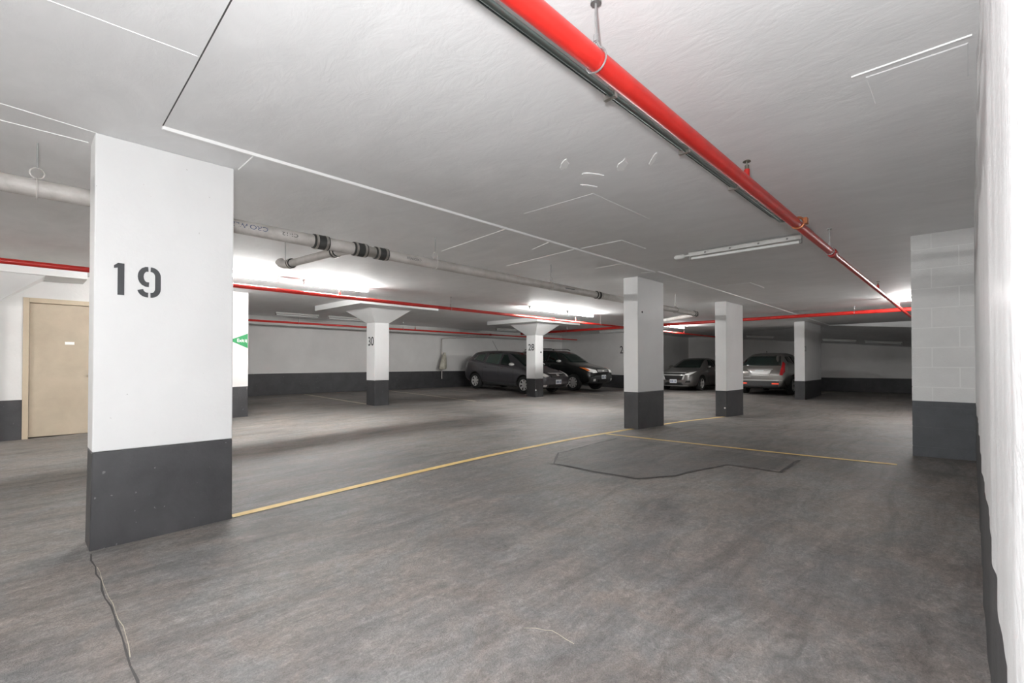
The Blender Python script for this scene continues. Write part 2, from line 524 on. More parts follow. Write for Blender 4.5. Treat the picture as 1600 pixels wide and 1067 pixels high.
# ceiling seams, ridges, patches (children of the ceiling)
def ridge(pts, w, h, name='seam_ridge', matn='ridge'):
    mb = MB()
    for (a, b) in zip(pts[:-1], pts[1:]):
        dx, dy = b[0] - a[0], b[1] - a[1]; L = math.hypot(dx, dy)
        nx, ny = -dy / L * w / 2, dx / L * w / 2
        t0 = [(a[0] + nx, a[1] + ny), (a[0] - nx, a[1] - ny), (b[0] - nx, b[1] - ny), (b[0] + nx, b[1] + ny)]
        c0 = [(a[0] + nx * .4, a[1] + ny * .4), (a[0] - nx * .4, a[1] - ny * .4), (b[0] - nx * .4, b[1] - ny * .4), (b[0] + nx * .4, b[1] + ny * .4)]
        mb.add([(x, y, ZC + .001) for x, y in t0] + [(x, y, ZC - h) for x, y in c0],
               [(4, 5, 6, 7), (0, 1, 5, 4), (1, 2, 6, 5), (2, 3, 7, 6), (3, 0, 4, 7)])
    return mb.build(name, matn, ceiling)
ridge([(0.62, 3.56), (7.0, 3.58)], 0.042, 0.016)
ridge([(7.0, 3.52), (14.0, 3.62), (21.2, 3.80)], 0.036, 0.014)
ridge([(7.0, 3.57), (6.93, 3.78)], 0.02, 0.006)
ridge([(0.62, 3.54), (0.605, 2.75), (0.59, 2.1), (0.57, 1.2)], 0.008, 0.002, 'seam_crack', 'joint')
ridge([(1.15, 3.56), (1.155, 3.93)], 0.012, 0.006)
ridge([(-0.3, 2.66), (0.59, 2.62)], 0.006, 0.0025)
ridge([(-0.3, 3.85), (0.35, 3.95)], 0.008, 0.004)
ridge([(-0.3, 4.15), (0.33, 4.16)], 0.008, 0.004)
ridge([(3.66, 3.6), (3.81, 4.9)], 0.016, 0.004)
ridge([(4.91, 3.56), (5.06, 4.95)], 0.016, 0.004)
ridge([(4.4, 3.58), (4.55, 4.0)], 0.012, 0.004)
ridge([(6.1, 3.60), (6.12, 4.1)], 0.016, 0.004)
ridge([(2.92, 0.42), (2.91, -0.02)], 0.012, 0.006)
# shallow rectangular patches in the slab
def cpatch(x0, x1, y0, y1, h):
    mb = MB(); mb.frustum((x0, x1, y0, y1), ZC + .001, (x0 + .006, x1 - .006, y0 + .006, y1 - .006), ZC - h)
    return mb.build('ceiling_patch', 'ceiling', ceiling)
cpatch(2.97, 3.32, -0.01, 0.37, 0.004)
cpatch(4.92, 5.5, 2.93, 3.52, 0.007)
cpatch(9.1, 9.9, 2.82, 3.42, 0.007)
cpatch(3.4, 4.4, 2.3, 3.1, 0.003)
# flaked paint scars
def scar(cx, cy, rx, ry, ang, seed):
    rnd = random.Random(seed); mb = MB(); n = 14; v = []
    for i in range(n):
        a = 2 * math.pi * i / n; q = rnd.uniform(.7, 1.15)
        x, y = rx * math.cos(a) * q, ry * math.sin(a) * q
        v.append((cx + x * math.cos(ang) - y * math.sin(ang), cy + x * math.sin(ang) + y * math.cos(ang)))
    mb.add([(x, y, ZC + .001) for x, y in v] + [(cx + (x - cx) * .93, cy + (y - cy) * .93, ZC - .006) for x, y in v],
           [tuple(range(n, 2 * n))] + [(i, (i + 1) % n, n + (i + 1) % n, n + i) for i in range(n)])
    return mb.build('paint_scar', 'ridge', ceiling)
def cz(u, v):
    r = fwd * FPX
    rt = Vector((math.sin(YAW), -math.cos(YAW), 0)); up = rt.cross(fwd)
    d = fwd * FPX + rt * (u - 800) - up * (v - 558.88)
    t = (ZC - EYE) / d.z
    return d.x * t, d.y * t
for (u, v, rx, ry, a, sd) in ((882, 257, .10, .03, .8, 1), (925, 272, .09, .025, -.6, 2), (972, 258, .12, .035, .7, 3), (1020, 250, .12, .02, .7, 4), (920, 290, .08, .015, -.5, 5)):
    x, y = cz(u, v); scar(x, y, rx, ry, a, sd)

# ------------------------------------------------------------------ tan door
d = root('door_1', (DX0, YD, fz(0.5, YD)), 'tan steel door in a tan frame behind the nearest column', 'door'); d['kind'] = 'structure'
f0 = fz(0.5, YD)
mb = MB()
W_ = DX1 - DX0; H_ = DZ - f0
mb.box(0, .07, -.012, .12, -.02, H_); mb.box(W_ - .07, W_, -.012, .12, -.02, H_); mb.box(.07, W_ - .07, -.012, .12, H_ - .075, H_)
mb.build('door_frame', 'doorframe', d, bevel=.004)
mb = MB(); mb.box(.073, W_ - .073, .035, .08, .012, H_ - .079)
leaf = mb.build('door_leaf', 'door', d, bevel=.004)
mb = MB(); mb.box(.485, .60, .030, .036, 1.49, 1.535); mb.build('sign_plate', 'plate', leaf)
mb = MB(); mb.tube([(W_ - .12, .035, 1.0), (W_ - .12, .0, 1.0), (W_ - .12, -.012, 1.0), (W_ - .12, -.03, 1.0)], [.012, .012, .026, .02], 12)
mb.build('door_knob', 'steel', leaf, smooth=True)
# ------------------------------------------------------------------ columns
def column(x0, x1, y0, y1, label, bandh=BAND, batter=0.0):
    zf = min(fz(x0, y0), fz(x1, y0), fz(x0, y1)) - 0.01
    zb = fz((x0 + x1) / 2, y0) + bandh
    r = root('concrete_column', (x0, y0, zf), label, 'column', group=None)
    w, dpt = x1 - x0, y1 - y0
    mb = MB(); mb.box(0, w, 0, dpt, zb - zf, ZC - zf); mb.build('shaft', 'white', r, bevel=.008)
    mb = MB(); mb.frustum((-batter, w + batter * .3, -batter * .3, dpt), 0, (0, w, 0, dpt), zb - zf); mb.build('painted_base', 'black', r, bevel=.008)
    return r, zf
c19, z19 = column(0.345, 1.128, 3.943, 4.20, 'nearest white column stencilled 19 with black base', .60, .008)
c2, z2 = column(7.16, 8.08, 3.965, 4.235, 'plain white column with black base between the parking bays and the silver sedan')
c3, z3 = column(11.45, 12.58, 4.075, 4.33, 'narrower-looking white column between the silver sedan and the rear-facing crossover')
c21, z21 = column(18.8, 21.3, 4.085, 4.40, 'farthest white column numbered 21 beside the crossover seen from behind')
for (r_, zf_, yy) in ((c2, z2, 4.235), (c3, z3, 4.33)):
    pass

# stencil digits for 19 (strokes with gaps)
def stroke(mb, pts, w):
    n = len(pts); L, Rr = [], []
    for i, p in enumerate(pts):
        a, b = pts[max(i - 1, 0)], pts[min(i + 1, n - 1)]
        dx, dy = b[0] - a[0], b[1] - a[1]; q = math.hypot(dx, dy)
        nx, ny = -dy / q * w / 2, dx / q * w / 2
        L.append((p[0] + nx, p[1] + ny)); Rr.append((p[0] - nx, p[1] - ny))
    vs = []
    for a, b in zip(L, Rr):
        vs += [(a[0], 0, a[1]), (b[0], 0, b[1]), (a[0], .004, a[1]), (b[0], .004, b[1])]
    fs = []
    for i in range(n - 1):
        k = 4 * i
        fs += [(k, k + 1, k + 5, k + 4), (k, k + 4, k + 6, k + 2), (k + 1, k + 3, k + 7, k + 5)]
    mb.add(vs, fs)
H = 0.205; W9 = 0.127; T = 0.034
mb = MB()
stroke(mb, [(0.036, 0), (0.036, H)], T)
mb.add([(0.0, 0, H - .018), (0.02, 0, H), (0.02, 0, H - .03), (0.0, 0, H - .035)], [(0, 1, 2, 3)])
mb.build('stencil_number', 'stencil', c19, loc=(0.441 - 0.345, -0.0035, 1.601 - z19))
mb = MB(); cx = W9 / 2; gp = .006; hw = W9 / 2 - T / 2
zt, zm = H - T / 2, H * .42
def arcp(cx_, cz_, rx, rz, a0, a1, n=8):
    return [(cx_ + rx * math.cos(R(a0 + (a1 - a0) * i / n)), cz_ + rz * math.sin(R(a0 + (a1 - a0) * i / n))) for i in range(n + 1)]
br = (zt - zm) / 2
# upper bowl, left half
stroke(mb, [(cx - gp, zt)] + arcp(cx - .012, zm + br, hw - .012, br, 100, 260) + [(cx - gp + .004, zm)], T * .92)
# right spine
stroke(mb, [(cx + gp, zt)] + arcp(cx + .01, zt - .045, hw - .01, .045, 85, 0, 6) + [(cx + hw, T / 2 + .045)] + arcp(cx + .01, T / 2 + .045, hw - .01, .045, 0, -85, 6) + [(cx + gp, T / 2)], T * .92)
# tail
stroke(mb, [(cx - gp, T / 2)] + arcp(cx - .01, T / 2 + .04, hw - .008, .04, 265, 190, 6), T * .92)
mb.build('stencil_number', 'stencil', c19, loc=(0.561 - 0.345, -0.0035, 1.598 - z19))
text_part('stencil_number', '21', .26, 'stencil', c21, (0.08, -0.004, 1.665 - z21), FACE_MY, 0.9)
# small bolts and scars on the columns
for (r_, px, pz, s) in ((c19, .30, .30 , .012), (c2, .14, 1.98, .018)):
    mb = MB(); mb.tube([(px, .0, pz), (px, -.006, pz)], s, 8); mb.build('bolt_head', 'stencil', r_)
mb = MB(); mb.tube([(.0, .04, .25), (-.006, .04, .25)], .02, 8); mb.build('bolt_head', 'plate', c3)

def mushroom(cx, cy, half, slab, label, number=None, numy=0.0, slabz=ZC - .125, flare=(2.17, .41, .58)):
    zf = fz(cx, cy) - 0.02
    r = root('mushroom_column', (cx, cy, zf), label, 'column')
    zb = fz(cx - half, cy - half) + BAND
    q = (-half, half, -half, half)
    mb = MB(); mb.box(*q, zb - zf, flare[0] - zf); mb.build('shaft', 'white', r, bevel=.01)
    mb = MB(); mb.box(*q, 0, zb - zf); mb.build('painted_base', 'black', r, bevel=.01)
    fx = (-flare[1], flare[1], -flare[2], flare[2])
    mb = MB(); mb.frustum(q, flare[0] - zf, fx, slabz - zf); mb.build('capital', 'white', r)
    mb = MB(); mb.box(slab[0] - cx, slab[1] - cx, slab[2] - cy, slab[3] - cy, slabz - zf, ZC - zf); mb.build('drop_panel', 'white', r)
    if number:
        text_part('stencil_number', number, .31, 'stencil', r, (-half - .004, numy, 1.70 - zf), FACE_MX, .92, bold=.001)
    return r
mushroom(6.33, 10.72, .20, (5.25, 7.38, 9.62, 11.9), 'white flared column stencilled 30 under a square drop panel', '30', -.02, flare=(2.17, .55, .62))
m28 = mushroom(12.38, 10.77, .205, (11.3, 13.55, 9.72, 12.0), 'white flared column stencilled 28 in front of the grey hatchback', '28', -.02, flare=(2.12, .58, .62))
mushroom(-.42, 10.75, .20, (-1.6, .80, 10.0, 11.9), 'flared column capital and drop panel above the wall left of the tan door', flare=(2.05, .75, .70))
for zz, s in ((1.53, 'stencil'), (.25, 'plate')):
    mb = MB(); mb.tube([(.08 if s == 'stencil' else -.19, -.205, zz), (.08 if s == 'stencil' else -.19, -.215, zz)], .03, 8); mb.build('bolt_head', s, m28)

# exit arrow sign
e = root('exit_sign', (3.33, YD - .004, 1.475), 'green arrow-shaped Exit sign on the white wall edge behind the nearest column', 'sign')
poly = [(0.0, .30), (0.0, 0.0), (-.22, .10), (-.36, .155), (-.22, .205)]
mb = MB(); mb.add([(x, 0, z) for x, z in poly] + [(x, -.006, z) for x, z in poly], [(0, 1, 2, 3, 4), (5, 6, 7, 8, 9)] + [(i, (i + 1) % 5, 5 + (i + 1) % 5, 5 + i) for i in range(5)])
mb.build('sign_board', 'green', e)
text_part('lettering', 'Exit', .095, 'plate', e, (-.135, -.008, .152), FACE_MY, .9, bold=.001)
mb = MB(); mb.box(-.052, -.045, -.009, -.007, .12, .185); mb.box(-.025, -.017, -.009, -.007, .11, .185)
mb.add([(-.048, -.009, .17), (-.02, -.009, .14), (-.02, -.009, .12), (-.048, -.009, .15)], [(0, 1, 2, 3)])
mb.build('running_figure', 'plate', e)

# bay number painted on the end wall
we = bpy.data.objects['wall_end']
text_part('stencil_number', '26', .50, 'stencil', we, (19.894, 11.78, 1.79), FACE_MX, .80, bold=.002)

# ------------------------------------------------------------------ red sprinkler pipes
RZ = 2.37
def head(mb, mf, p, h=0.11):
    """upright sprinkler: nipple + body + deflector"""
    x, y, z = p
    mb.tube([(x, y, z), (x, y, z + h * .55)], .018, 10)
    mf.tube([(x, y, z + h * .55), (x, y, z + h * .8)], .014, 8)
    mf.tube([(x, y, z + h * .8), (x, y, z + h * 1.02)], .005, 6)
    mf.tube([(x, y, z + h * 1.02), (x, y, z + h * 1.08)], [.026, .022], 12)

def sprinkler_pipe(label, a, b, segs, heads=(), hangers=(), joints=(), rod=True):
    """segs: list of (t_end_metres, radius) along a->b"""
    A, B = Vector(a), Vector(b)
    D = (B - A); L = D.length; D.normalize()
    r = root('sprinkler_pipe', a, label, 'pipe')
    s0 = 0
    for (t, rad) in segs:
        mb = MB(); mb.tube([D * s0, D * t], rad, 18); mb.build('pipe_run', 'red', r, smooth=True)
        s0 = t
    def rad_at(t):
        for te, rd in segs:
            if t <= te: return rd
        return segs[-1][1]
    for t in joints:
        mb = MB(); q = rad_at(t)
        mb.tube([D * (t - .05), D * (t - .045), D * (t + .045), D * (t + .05)], [q + .002, q + .012, q + .012, q + .002], 16)
        mb.build('pipe_coupling', 'redfit', r, smooth=True)
    for t in heads:
        mb, mf = MB(), MB(); p = D * t
        head(mb, mf, (p.x, p.y, p.z + rad_at(t) * .8))
        hp = mb.build('sprinkler_nipple', 'red', r, smooth=True)
        mf.build('sprinkler_head', 'brass', r, smooth=True)
    for t in hangers:
        p = D * t; q = rad_at(t); top = ZC - a[2]
        mb = MB()
        mb.ring(p, D, q + .006, .004, 20, 6)
        hp = mb.build('hanger_ring', 'rod', r, smooth=True)
        mb = MB(); mb.tube([(p.x, p.y, p.z + q + .05), (p.x, p.y, top)], .005, 6)
        mb.tube([(p.x, p.y, p.z + q + .035), (p.x, p.y, p.z + q + .06)], .011, 6)
        mb.tube([(p.x, p.y, top - .012), (p.x, p.y, top)], .022, 10)
        u = Vector((-D.y, D.x, 0)) * .02
        mb.tube([p + Vector((0, 0, q)) + u, p + Vector((0, 0, q + .045))], .004, 6)
        mb.tube([p + Vector((0, 0, q)) - u, p + Vector((0, 0, q + .045))], .004, 6)
        mb.build('hanger_rod', 'rod', r, smooth=True)
    return r
near = sprinkler_pipe('thick bright red sprinkler pipe running overhead from the top of view towards the pier',
    (-4.0, 1.058, RZ), (21.0, 1.10, RZ), [(8.62, .041), (10.2, .036), (25.0, .028)], heads=(7.4, 13.85, 17.1), hangers=(5.6, 10.05, 16.9), joints=(10.2,))
mb = MB(); mb.ring(Vector((8.66, 0, 0)), (1, 0, 0), .046, .010, 20, 8); mb.box(8.63, 8.69, -.075, -.05, -.02, .03)
mb.build('pipe_clamp', 'copperband', near, smooth=True)
sprinkler_pipe('red sprinkler pipe along the aisle in front of the flared columns', (-5.0, 8.12, 2.36), (24.0, 8.25, 2.36), [(10.8, .034), (15.2, .033), (29.0, .028)],
    heads=(9.05, 16.2, 23.5), hangers=(4.0, 11.6, 17.5, 21.5), joints=(15.2,))
sprinkler_pipe('thin red sprinkler pipe along the white back wall', (3.4, 14.25, 2.35), (19.6, 14.25, 2.35), [(9.0, .030), (16.2, .026)], heads=(6.5, 12.9), hangers=(2.4, 6.0, 14), joints=(10.2,))
sprinkler_pipe('red sprinkler main crossing the garage from the pier to the back wall pipe', (14.68, 0.2, 2.452), (15.25, 14.05, 2.452), [(13.86, .046)], heads=(4.9,), hangers=(1.9, 7.4, 11.3), joints=(7.5,))

# conduit beside the near pipe
r = root('electrical_conduit', (-4, 1.33, 2.56), 'grey-green electrical conduit fixed to the ceiling beside the thick red pipe', 'conduit')
mb = MB(); mb.tube([(0, 0, 0), (9.05, .005, 0), (9.2, .005, .0), (9.32, -.05, .02), (9.7, -.11, .02), (10.0, -.11, .02)], .014, 12); mb.build('conduit_tube', 'conduit', r, smooth=True)
mb = MB(); mb.tube([(0, .034, .012), (9.0, .036, .012), (9.3, .02, .02)], .007, 8); mb.build('cable', 'conduit_dark', r, smooth=True)
for t in (6.15, 7.05, 7.95):
    mb = MB(); mb.box(t - .012, t + .012, -.018, .052, -.017, .046); mb.build('conduit_strap', 'steel', r)

# ------------------------------------------------------------------ cast iron drain
DZc = 2.30
DY = 4.42
r = root('drain_pipe', (-5, DY, DZc), 'grey cast iron drain pipe with black rubber couplings passing behind the columns', 'pipe')
def dl(x): return x + 5
mb = MB(); mb.tube([(0, 0, .03), (dl(1.98), 0, .005)], .058, 24); mb.build('pipe_run', 'iron', r, smooth=True)
mb = MB(); mb.tube([(dl(2.02), 0, .005), (dl(2.37), 0, .003)], .058, 24)
# wye branch
mb.tube([(dl(2.33), 0, .0), (dl(2.28), .08, -.005), (dl(2.25), .2, -.008)], [.05, .05, .05], 18)
mb.build('wye_fitting', 'iron', r, smooth=True)
mb = MB(); mb.tube([(dl(2.43), 0, .003), (dl(2.61), 0, .002)], .054, 24); mb.build('steel_sleeve', 'steel', r, smooth=True)
mb = MB(); mb.tube([(dl(2.67), 0, .002), (dl(6.64), 0, -.012)], .053, 24); mb.build('pipe_run', 'iron', r, smooth=True)
mb = MB(); mb.tube([(dl(6.70), 0, -.012), (dl(10.5), 0, -.03)], .053, 24); mb.build('pipe_run', 'iron', r, smooth=True)
mb = MB()
E_ = [(dl(10.55), 0, -.03), (dl(10.66), .02, -.03), (dl(10.74), .09, -.03)]
mb.tube(E_, .057, 20); mb.build('elbow', 'iron', r, smooth=True)
mb = MB(); mb.tube([(dl(10.74), .09, -.03), (dl(12.2), 1.6, .02), ], .050, 20); mb.build('pipe_run', 'iron', r, smooth=True)
mb = MB(); mb.tube([(dl(2.25), .22, -.008), (dl(2.22), 1.25, .02)], .042, 20); mb.build('branch_pipe', 'iron', r, smooth=True)
mb = MB(); mb.tube([(dl(2.22), 1.27, .02), (dl(2.22), 1.35, .022), (dl(2.21), 1.42, .03), (dl(2.19), 1.47, .05), (dl(2.18), 1.49, .075)], [.046, .046, .048, .05, .052], 18); mb.build('branch_elbow', 'iron', r, smooth=True)
def coupling(p, d, rad, ln=.075):
    p, d = Vector(p), Vector(d).normalized()
    mb = MB(); mb.tube([p - d * ln, p - d * ln * .95, p + d * ln * .95, p + d * ln], [rad, rad + .009, rad + .009, rad], 20)
    c = mb.build('rubber_coupling', 'rubber', r, smooth=True)
    for s in (-.62, .62):
        mb = MB(); q = p + d * ln * s
        mb.tube([q - d * .011, q + d * .011], rad + .0125, 20); mb.build('clamp_band', 'steel', c, smooth=True)
coupling((dl(2.0), 0, .005), (1, 0, 0), .058); coupling((dl(2.40), 0, .003), (1, 0, 0), .058); coupling((dl(2.64), 0, .002), (1, 0, 0), .054)
coupling((dl(6.67), 0, -.012), (1, 0, 0), .053); coupling((dl(10.52), 0, -.03), (1, 0, 0), .055)
coupling((dl(2.25), .22, -.008), (0, 1, 0), .046, .05); coupling((dl(2.22), 1.26, .02), (0, 1, 0), .045, .04)
for x, dz in ((3.34, 0), (5.44, -.007), (9.54, -.025), (0.1, .01)):
    mb = MB(); mb.ring((dl(x), 0, dz), (1, 0, 0), .062, .006, 22, 6)
    mb.ring((dl(x), 0, dz + .1), (0, 1, 0), .035, .005, 14, 6)
    h = mb.build('clevis_hanger', 'iron', r, smooth=True)
    mb = MB(); mb.tube([(dl(x), 0, dz + .13), (dl(x), 0, ZC - DZc)], .006, 6); mb.build('hanger_rod', 'rod', h)
mb = MB(); mb.tube([(dl(2.22), 1.42, .07), (dl(2.22), 1.42, ZC - DZc)], .005, 6); mb.build('hanger_rod', 'rod', r)
# printing on the pipe, upside down as laid
def pipe_print(body, x, size, mt, rad, zt, w=1.0, a0=2):
    o = text_part('pipe_print', body, size, mt, r, (dl(x), 0, zt), (0, 0, 0), 1, .0)
    for v in o.data.vertices:
        ang = R(a0) - v.co.y / rad
        v.co = (-v.co.x * w, -(rad + .0012) * math.cos(ang), (rad + .0012) * math.sin(ang))
    return o
pipe_print('CROWLE', 1.37, .052, 'pipeprint', .058, .012, 1.35)
pipe_print('CI-12', 1.70, .042, 'pipeprint2', .058, .008, 1.5)
pipe_print('CROWLE', 3.02, .035, 'pipeprint2', .053, 0, 1.3)
mb = MB(); mb.box(dl(5.72), dl(5.95), -.0548, -.0525, -.014, -.002); mb.build('pipe_print', 'pipeprint2', r)

# drop pipe with bag on the back wall
r = root('drop_pipe', (11.93, 15.33, 1.55), 'thin grey pipe dropping down the back wall from the red pipes', 'pipe')
mb = MB(); mb.tube([(0, 0, -1.0), (0, 0, .58), (.02, 0, .61), (.1, 0, .63), (1.75, -1.0, .80)], .022, 10); mb.build('pipe_run', 'iron', r, smooth=True)
mb = MB(); mb.tube([(0, 0, -.02), (0, 0, .05)], .034, 10); mb.build('valve_body', 'steel', r, smooth=True)
mb = MB(); n = 14
rings = [(1.60, .05, .03, 0), (1.45, .085, .05, -.02), (1.25, .12, .075, -.05), (1.08, .17, .09, -.08), (.98, .18, .09, -.10), (.93, .13, .06, -.10)]
vs = []
rb = random.Random(3)
for (z, rx, ry, ox) in rings:
    for k in range(n):
        a = 2 * math.pi * k / n; q = 1 + .16 * math.sin(k * 2.2 + z * 9) + rb.uniform(-.05, .05)
        vs.append((ox + rx * math.cos(a) * q, min(.0, -.08) + ry * math.sin(a) * q, z))
mb.add(vs, [(i * n + k, i * n + (k + 1) % n, (i + 1) * n + (k + 1) % n, (i + 1) * n + k) for i in range(len(rings) - 1) for k in range(n)] + [tuple(range(n)), tuple((len(rings) - 1) * n + k for k in range(n))])
tag(mb.build('plastic_bag', 'bag', loc=(11.95, 15.25, 0), smooth=True), 'crumpled translucent bag hung over the pipe end on the back wall', 'bag')

# ------------------------------------------------------------------ fluorescent fixtures
def fixture(x, y, along, lit, label, L=1.22, z=ZC, group=None, ntubes=1):
    """bare strip light; along = 0 for X, 90 for Y"""
    rt_ = root('strip_light', (x, y, z), label, 'ceiling light', R(along), group)
    mb = MB(); mb.frustum((-L / 2, L / 2, -.035, .035), 0, (-L / 2, L / 2, -.055, .055), -.012); mb.frustum((-L / 2, L / 2, -.045, .045), -.012, (-L / 2, L / 2, -.022, .022), -.045)
    mb.build('housing', 'fixture', rt_)
    for s in (-1, 1):
        mb = MB(); mb.box(s * (L / 2 - .012) - .012, s * (L / 2 - .012) + .012, -.018, .018, -.09, -.03); mb.build('lamp_socket', 'fixture' if lit else 'socket', rt_)
    for k in range(ntubes):
        yy = 0 if ntubes == 1 else (-.03 if k == 0 else .03)
        mb = MB(); mb.tube([(-L / 2 + .02, yy, -.075), (L / 2 - .02, yy, -.075)], .017, 12)
        mb.build('fluorescent_tube', 'tube_on' if lit else 'tube_off', rt_, smooth=True)
    return rt_
AY = 8.27
fixture(2.42, AY, 0, True, 'lit strip light partly hidden by the nearest column, left of the drain branch')
fixture(4.06, AY, 0, True, 'lit strip light right of the drain branch above the flared column 30')
fixture(9.55, 7.95, 0, True, 'lit strip light above flared column 28, left one of the glowing pair')
fixture(11.12, 7.95, 0, True, 'lit strip light left of the plain column, right one of the glowing pair')
fixture(17.4, 8.0, 0, True, 'small glowing strip light above the silver sedan')
fixture(13.4, .62, 90, True, 'lit strip light glowing beside the top of the block pier')
fixture(-3.0, AY, 0, True, 'lit strip light of the aisle row behind the nearest column, out of frame')  # extra lamp added outside the view for more light on the left
nf = fixture(6.05, 1.97, 90, False, 'unlit strip light with screw heads hanging beside the thick red pipe', 1.27, ZC - .02)
for t in (-.5, -.2, .12, .42):
    mb = MB(); mb.tube([(t, .041, -.026), (t, .050, -.030)], .011, 8); mb.build('screw_head', 'socket', nf)
mb = MB(); mb.tube([(.64, 0, -.03), (.70, 0, -.03)], .012, 8); mb.tube([(.70, 0, -.03), (.72, 0, -.03), (.82, 0, -.03), (.84, 0, -.03)], [.015, .03, .03, .015], 10)
mb.build('connector_plug', 'fixture', nf, smooth=True)
fixture(5.68, 14.0, 0, False, 'unlit strip light at the far left near the back wall, left of column 30')
fixture(7.2, 14.0, 0, False, 'unlit strip light half hidden by the capital of column 30')
fixture(14.2, 13.9, 0, False, 'unlit strip light beyond column 28, above the grey hatchback')
fixture(18.0, 11.1, 90, False, 'unlit strip light above the black crossover by the plain column', 1.5)
def ramp_light(x, y, label):
    o = fixture(x, y, 90, False, label, 1.22, ramp_z(x, y) - .01)
    o.rotation_euler = (0, 0, 0)
    o.rotation_euler = Matrix(((0, -1, 0), (1, 0, 0), (0, 0, 1))).to_euler()
    o.rotation_euler.y = -math.atan(.085)
    o.rotation_euler.x = 0
    return o
ramp_light(24.6, 4.05, 'unlit strip light under the ramp, right of column 21')
ramp_light(24.6, 2.55, 'unlit strip light under the ramp beside the block pier')
ramp_light(24.6, 7.2, 'unlit strip light under the ramp above the crossover seen from behind')
# unseen lamps added behind the viewpoint to brighten the near bay
fixture(-4.6, 2.3, 0, True, 'added fill strip light, unseen behind the viewpoint, nearer one')
fixture(-6.0, 1.9, 0, True, 'added fill strip light, unseen behind the viewpoint, farther one')
fixture(-5.4, 5.2, 0, True, 'added fill strip light, unseen behind the viewpoint beyond the column line')

# ------------------------------------------------------------------ floor markings
def line(pts, w, matn, label):
    tag(strip(pts, w).build('parking_line', matn), label, 'floor marking')
line([(1.14, 3.99), (3.3, 4.0), (6.25, 4.02), (7.14, 4.06)], .085, 'yellow', 'long yellow painted line from the nearest column to the plain column')
line([(8.1, 4.03), (11.4, 4.12)], .085, 'yellow', 'short yellow line between the two plain columns')
line([(6.20, 3.97), (6.28, 2.2), (6.33, .55)], .075, 'yellow', 'yellow line crossing the bay towards the block pier')
line([(6.33, 15.1), (6.2, 10.97)], .09, 'cream', 'pale bay line running from the back wall to column 30')
line([(9.25, 15.1), (9.15, 10.2)], .09, 'cream', 'faint worn bay line right of column 30')
line([(15.2, 13.9), (15.0, 9.7)], .09, 'cream', 'worn bay line between the grey hatchback and the black crossover')
line([(21.6, 4.3), (25.4, 4.35)], .09, 'cream', 'pale bay line behind column 21')
# tar-edged repair patch in the bay
poly = [(4.0, 3.22), (4.45, 3.5), (5.9, 3.6), (6.0, 3.0), (5.95, 1.35), (5.2, 1.36), (5.22, 1.85), (4.4, 2.05), (4.05, 2.25)]
bm = bmesh.new()
face = bm.faces.new([bm.verts.new((x, y, 0)) for x, y in poly])
bmesh.ops.triangulate(bm, faces=bm.faces)
for _ in range(3): bmesh.ops.subdivide_edges(bm, edges=bm.edges[:], cuts=1, use_grid_fill=True)
for v in bm.verts: v.co.z = fz(v.co.x, v.co.y) + .003
me = bpy.data.meshes.new('floor_patch'); bm.to_mesh(me); bm.free(); me.materials.append(M['patch'])
po = bpy.data.objects.new('floor_patch', me); COL.objects.link(po)
tag(po, 'dark tar-edged repair patch in the floor of the empty bay', 'floor patch')
rr_ = random.Random(11)
def wob(pts, a=.02, step=.18):
    out = []
    for p, q in zip(pts[:-1], pts[1:]):
        L = math.hypot(q[0] - p[0], q[1] - p[1]); k = max(1, int(L / step))
        for i in range(k):
            out.append((p[0] + (q[0] - p[0]) * i / k + rr_.uniform(-a, a), p[1] + (q[1] - p[1]) * i / k + rr_.uniform(-a, a)))
    return out + [pts[-1]]
for seq, w in (((5.9, 3.6), (4.45, 3.5), (4.0, 3.22), (4.05, 2.25), (4.4, 2.05)), [.018, .03, .014, .024]), (((4.4, 2.05), (5.22, 1.85)), [.010, .016]), (((5.2, 1.36), (5.95, 1.35)), [.03, .02]), (((5.22, 1.85), (5.2, 1.36)), [.008, .012]):
    strip(wob(list(seq)), w, .006, 1).build('tar_seam', 'patchedge', po)
# cracks and joint in the near floor
strip(wob([(.335, 3.88), (.33, 3.1), (.335, 2.6), (.32, 2.2), (.30, 1.6)], .006, .12), [.006, .010, .005, .008], .003, 1).build('floor_crack', 'joint', floor)
strip(wob([(.345, 3.6), (.34, 3.1), (.345, 2.6), (.33, 2.4)], .004, .1), [.003, .0015, .0025], .0035, 1).build('floor_crack', 'cream', floor)
strip(wob([(1.55, 1.40), (1.62, 1.3), (1.60, 1.18)], .008, .04), [.003, .0045], .003, 1).build('floor_crack', 'cream', floor)

# ------------------------------------------------------------------ cars
def carpaint(name, c, metal=.55, rough=.32):
    return mat(name, c, rough, metal, .5, 1.0)
M['p_grey'] = carpaint('car_paint_grey', (0.085, 0.082, 0.092))
M['p_black'] = carpaint('car_paint_black', (0.016, 0.018, 0.018))
M['p_silver'] = carpaint('car_paint_silver', (0.20, 0.19, 0.183))
M['p_bronze'] = carpaint('car_paint_bronze', (0.185, 0.175, 0.162))
M['glass'] = mat('car_glass', (0.008, 0.016, 0.014), .06, 0, .6)
M['glass_lit_tint'] = mat('car_glass_lit_tint', (0.05, 0.075, 0.065), .06, 0, .6)  # paler colour stands in for the bright wall seen through these panes
M['trim'] = mat('black_trim', (0.018, 0.018, 0.018), .55)
M['cladding'] = mat('grey_cladding', (0.045, 0.047, 0.048), .6)
M['chrome'] = mat('chrome', (0.78, 0.77, 0.75), .22, .45)
M['alloy'] = mat('alloy_rim', (0.66, 0.65, 0.64), .3, .4)
M['tire'] = mat('tire_rubber', (0.013, 0.013, 0.013), .8)
M['lens'] = mat('lamp_lens', (0.80, 0.80, 0.78), .2, .0, .8)
M['amber'] = mat('amber_lens', (0.75, 0.19, 0.04), .2)
